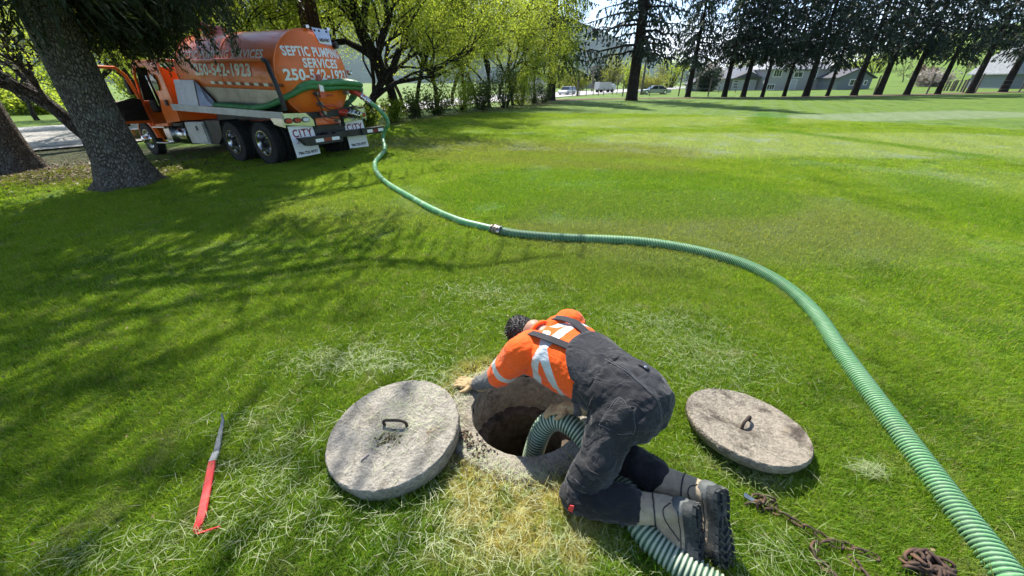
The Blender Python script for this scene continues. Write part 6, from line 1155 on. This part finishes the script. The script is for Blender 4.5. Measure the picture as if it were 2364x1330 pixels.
def fan(n, r0, r1, seed):
    """points spread evenly over the lawn in front of the camera between two distances"""
    r = np.random.default_rng(seed); q = np.sqrt(r.uniform(r0*r0, r1*r1, n)); a = np.radians(r.uniform(-80, 84, n)); P = np.stack([q*np.sin(a), q*np.cos(a)-.2], 1)
    # keep off the soil under the hedge, the road and the tree feet
    line = P[:, 1]-(18.65+(P[:, 0]+6.25)*(40.8-18.65)/(4.59+6.25)); left = (P[:, 0] < 4) & (line > 0) & (P[:, 0] > -9); P = P[~left]; far_l = (P[:, 0] < -9) & (P[:, 1] > 11.5-.0*(P[:, 0])); P = P[~far_l]
    for c, rr in (((fir1.x, fir1.y), .62), ((fir2.x, fir2.y), 1.2)): P = P[np.hypot(P[:, 0]-c[0], P[:, 1]-c[1]) > rr]
    return P
tA = [tuft_mesh('tuft', i, 170, .085, .030, .062, .0042) for i in range(4)]; tB = [tuft_mesh('patch', 10+i, 800, .27, .028, .055, .0050) for i in range(3)]; tC = [tuft_mesh('sward', 20+i, 700, .42, .03, .058, .010) for i in range(3)]
P = fan(12500, .1, 4.2, 1); P = P[free(P, .06)]; r_ = np.random.default_rng(2)
sc = r_.uniform(.75, 1.15, len(P))*np.where(np.hypot(P[:, 0]-HOLE.x, P[:, 1]-HOLE.y) < 1.1, 1.12, 1.0)
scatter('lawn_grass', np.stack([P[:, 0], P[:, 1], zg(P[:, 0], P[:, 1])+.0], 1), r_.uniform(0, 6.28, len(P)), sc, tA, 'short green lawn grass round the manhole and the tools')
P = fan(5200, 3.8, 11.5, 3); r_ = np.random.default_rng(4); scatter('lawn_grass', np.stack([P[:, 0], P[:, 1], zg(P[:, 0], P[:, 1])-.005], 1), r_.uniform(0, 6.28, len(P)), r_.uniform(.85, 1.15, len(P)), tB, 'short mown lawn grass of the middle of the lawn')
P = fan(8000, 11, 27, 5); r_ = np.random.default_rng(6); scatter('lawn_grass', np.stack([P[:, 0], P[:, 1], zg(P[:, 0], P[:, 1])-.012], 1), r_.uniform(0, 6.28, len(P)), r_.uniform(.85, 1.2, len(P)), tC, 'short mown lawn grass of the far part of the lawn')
# loose cut grass lying on the lawn and on the lids
def cuttings():
    r = np.random.default_rng(12); C = []; 
    def spot(x, y, sx, sy, n, z0=.05, ln=.07): C.append((np.stack([r.normal(x, sx, n), r.normal(y, sy, n), z0+r.random(n)*.015], 1), ln))
    for (u, v, sx, sy, n) in [(u_, v_, a_, b_, int(n_*1.5)) for u_, v_, a_, b_, n_ in [(820, 835, .26, .10, 360), (700, 860, .2, .1, 60), (1090, 680, .25, .12, 140), (1200, 690, .3, .16, 200), (1150, 760, .45, .25, 220), (1560, 790, .30, .22, 520), (1660, 850, .25, .14, 320), (1480, 740, .3, .1, 200), (900, 860, .3, .06, 160), (640, 1060, .16, .12, 150), (560, 1150, .2, .14, 110), (700, 1170, .16, .12, 110), (2000, 1095, .045, .025, 110), (1740, 1110, .10, .05, 130),
                             (1050, 900, .16, .06, 130), (600, 980, .2, .08, 110), (500, 1250, .25, .06, 120), (230, 1300, .25, .06, 130), (1380, 1290, .2, .06, 100), (1790, 1290, .16, .06, 120), (1100, 1180, .30, .12, 420), (1100, 1280, .3, .06, 200), (1650, 1060, .12, .05, 60)]]:
        p = G(u, v); spot(p.x, p.y, sx, sy, n)
    q = G(1250, 900); spot(.08, 1.6, 1.0, .7, 700, .045); spot(0, 3.0, 1.8, 1.2, 500, .04); spot(.05, 1.2, .22, .05, 90, .045, .05); P = np.vstack([c[0] for c in C]); ok = free(P, -.02); P = P[ok]
    P[:, 2] += zg(P[:, 0], P[:, 1]); L = r.uniform(.02, .09, len(P))*np.where(r.random(len(P)) < .08, 1.8, 1); P[:, 2] -= r.uniform(0, .02, len(P))
    # strands on the rim and on the left lid
    n2 = 420; a = r.uniform(1.9, 5.0, n2); q = r.uniform(.36, .46, n2); R2 = np.stack([HOLE.x+q*np.cos(a), HOLE.y+q*np.sin(a), np.full(n2, .042)], 1); L2 = r.uniform(.02, .06, n2)
    n3 = 330; lx = r.normal(.06, .13, n3); ly = r.normal(.08, .15, n3); k = np.hypot(lx, ly) < .34; R3 = np.array([onlid(x_, y_, .005+.004*r.random()) for x_, y_ in zip(lx[k], ly[k])]); L3_ = r.uniform(.02, .09, len(R3))
    P = np.vstack([P, R2, R3]); L = np.concatenate([L, L2, L3_]); n = len(P); d = r.uniform(0, 6.28, n); o = np.stack([np.cos(d), np.sin(d), r.normal(0, .12, n)], 1); o[-len(R3):, 2] = np.array([-.0]*len(R3)); s = np.stack([-np.sin(d), np.cos(d), 0*d], 1); w = r.uniform(.0004, .0010, n)[:, None]; bend = r.normal(0, .10, n)[:, None]*L[:, None]
    V = []
    for t, f in ((-.5, .5), (-.15, 1), (.2, 1), (.5, .2)): c = P+o*L[:, None]*t+s*bend*(t*t*2); V += [c-s*w*f, c+s*w*f]
    V = np.stack(V, 1).reshape(-1, 3); b = np.arange(n)[:, None]*8; F = np.vstack([b+np.array([[2*i, 2*i+1, 2*i+3, 2*i+2]]) for i in range(3)])
    tag(link('cut_grass', mesh_np('cut_grass', V, F), M_CLIP), 'pale loose grass cuttings scattered round the manhole', kind='stuff')
cuttings()
# dead leaves, twigs and stones under the hedge and the firs
def litter():
    r = np.random.default_rng(31); n = 4500; t = r.random(n); a = np.array(G(880, 292)); b = np.array(G(1290, 238)); P = a[None]*(1-t[:, None])+b[None]*t[:, None]; off = r.normal(.5, 1.0, n); P[:, 0] -= off*.9; P[:, 1] += off*.4
    m = 3500; c1_ = np.array([G(200, 375)]); P2_ = np.stack([r.normal(-11.5, 2.2, m), r.normal(10.8, 1.3, m), np.zeros(m)], 1); P = np.vstack([P, P2_]); P[:, 2] = zg(P[:, 0], P[:, 1])+r.uniform(.005, .05, len(P)); n = len(P)
    a_ = unit(r.normal(size=(n, 3))*np.array([1, 1, .35])); s = unit(np.cross(a_, np.array([0, 0, 1.])+r.normal(size=(n, 3))*.3)); V, F = quads_from(P, a_, s, r.uniform(.03, .12, n), r.uniform(.02, .07, n)); tag(link('leaf_litter', mesh_np('leaf_litter', V, F, False), leafmat('dead_leaves', (.16, .10, .055), (.1, .06, .03), .15, 2, .6)), 'brown dead leaves along the foot of the hedge and under the firs', kind='stuff')
litter()
def crumbs():
    r = np.random.default_rng(41); m = MB(); 
    for k in range(260):
        a = r.uniform(1.7, 5.2); q = r.normal(.49, .035); x, y = HOLE.x+q*math.cos(a), HOLE.y+q*math.sin(a); s = r.uniform(.003, .011); m.box((x, y, .022+s*.5), (s*1.5, s, s*.8), Euler(tuple(r.random(3)*3)).to_matrix().to_4x4(), taper=.6)
    for k in range(60): a = r.uniform(3.6, 4.1); q = r.normal(.40, .02); s = r.uniform(.004, .012); m.box((HOLE.x+q*math.cos(a), HOLE.y+q*math.sin(a), .036+s*.5), (s*1.5, s, s*.8), Euler(tuple(r.random(3)*3)).to_matrix().to_4x4(), taper=.6)
    tag(m.build('soil_crumbs', simple('dug_soil', (.13, .085, .05), .95, var=.5, vs=60), None), 'crumbs of dug soil round the manhole rim', kind='stuff')
    n = 700; P = fan(n, .8, 9, 51); P = P[free(P, .05)]; n = len(P); P = np.stack([P[:, 0], P[:, 1], zg(P[:, 0], P[:, 1])+.048], 1); a_ = unit(r.normal(size=(n, 3))*np.array([1, 1, .3])); s_ = unit(np.cross(a_, np.array([0, 0, 1.])+r.normal(size=(n, 3))*.3)); V, F = quads_from(P, a_, s_, r.uniform(.008, .032, n), r.uniform(.006, .02, n)); tag(link('fallen_bits', mesh_np('fallen_bits', V, F, False), M_BITS), 'small brown leaf bits fallen on the lawn', kind='stuff')
M_BITS = leafmat('leaf_bits', (.20, .14, .07), (.1, .07, .03), .15, 2, .5)
crumbs()

# ------------------------------------------------------------------ HAZE: thin air round the whole place
def haze():
    hm = bpy.data.materials.new('haze'); hm.use_nodes = True; nt = hm.node_tree; nt.nodes.remove(nt.nodes['Principled BSDF']); pv = nt.nodes.new('ShaderNodeVolumePrincipled'); pv.inputs['Color'].default_value = (.72, .84, 1, 1); pv.inputs['Density'].default_value = .00007; pv.inputs['Anisotropy'].default_value = .2
    nt.links.new(pv.outputs[0], nt.nodes['Material Output'].inputs['Volume']); m = MB(); m.box((0, 0, 345), (8600, 8600, 702)); o = m.build('haze', hm); tag(o, 'thin blue air over the valley', kind='stuff')
haze()
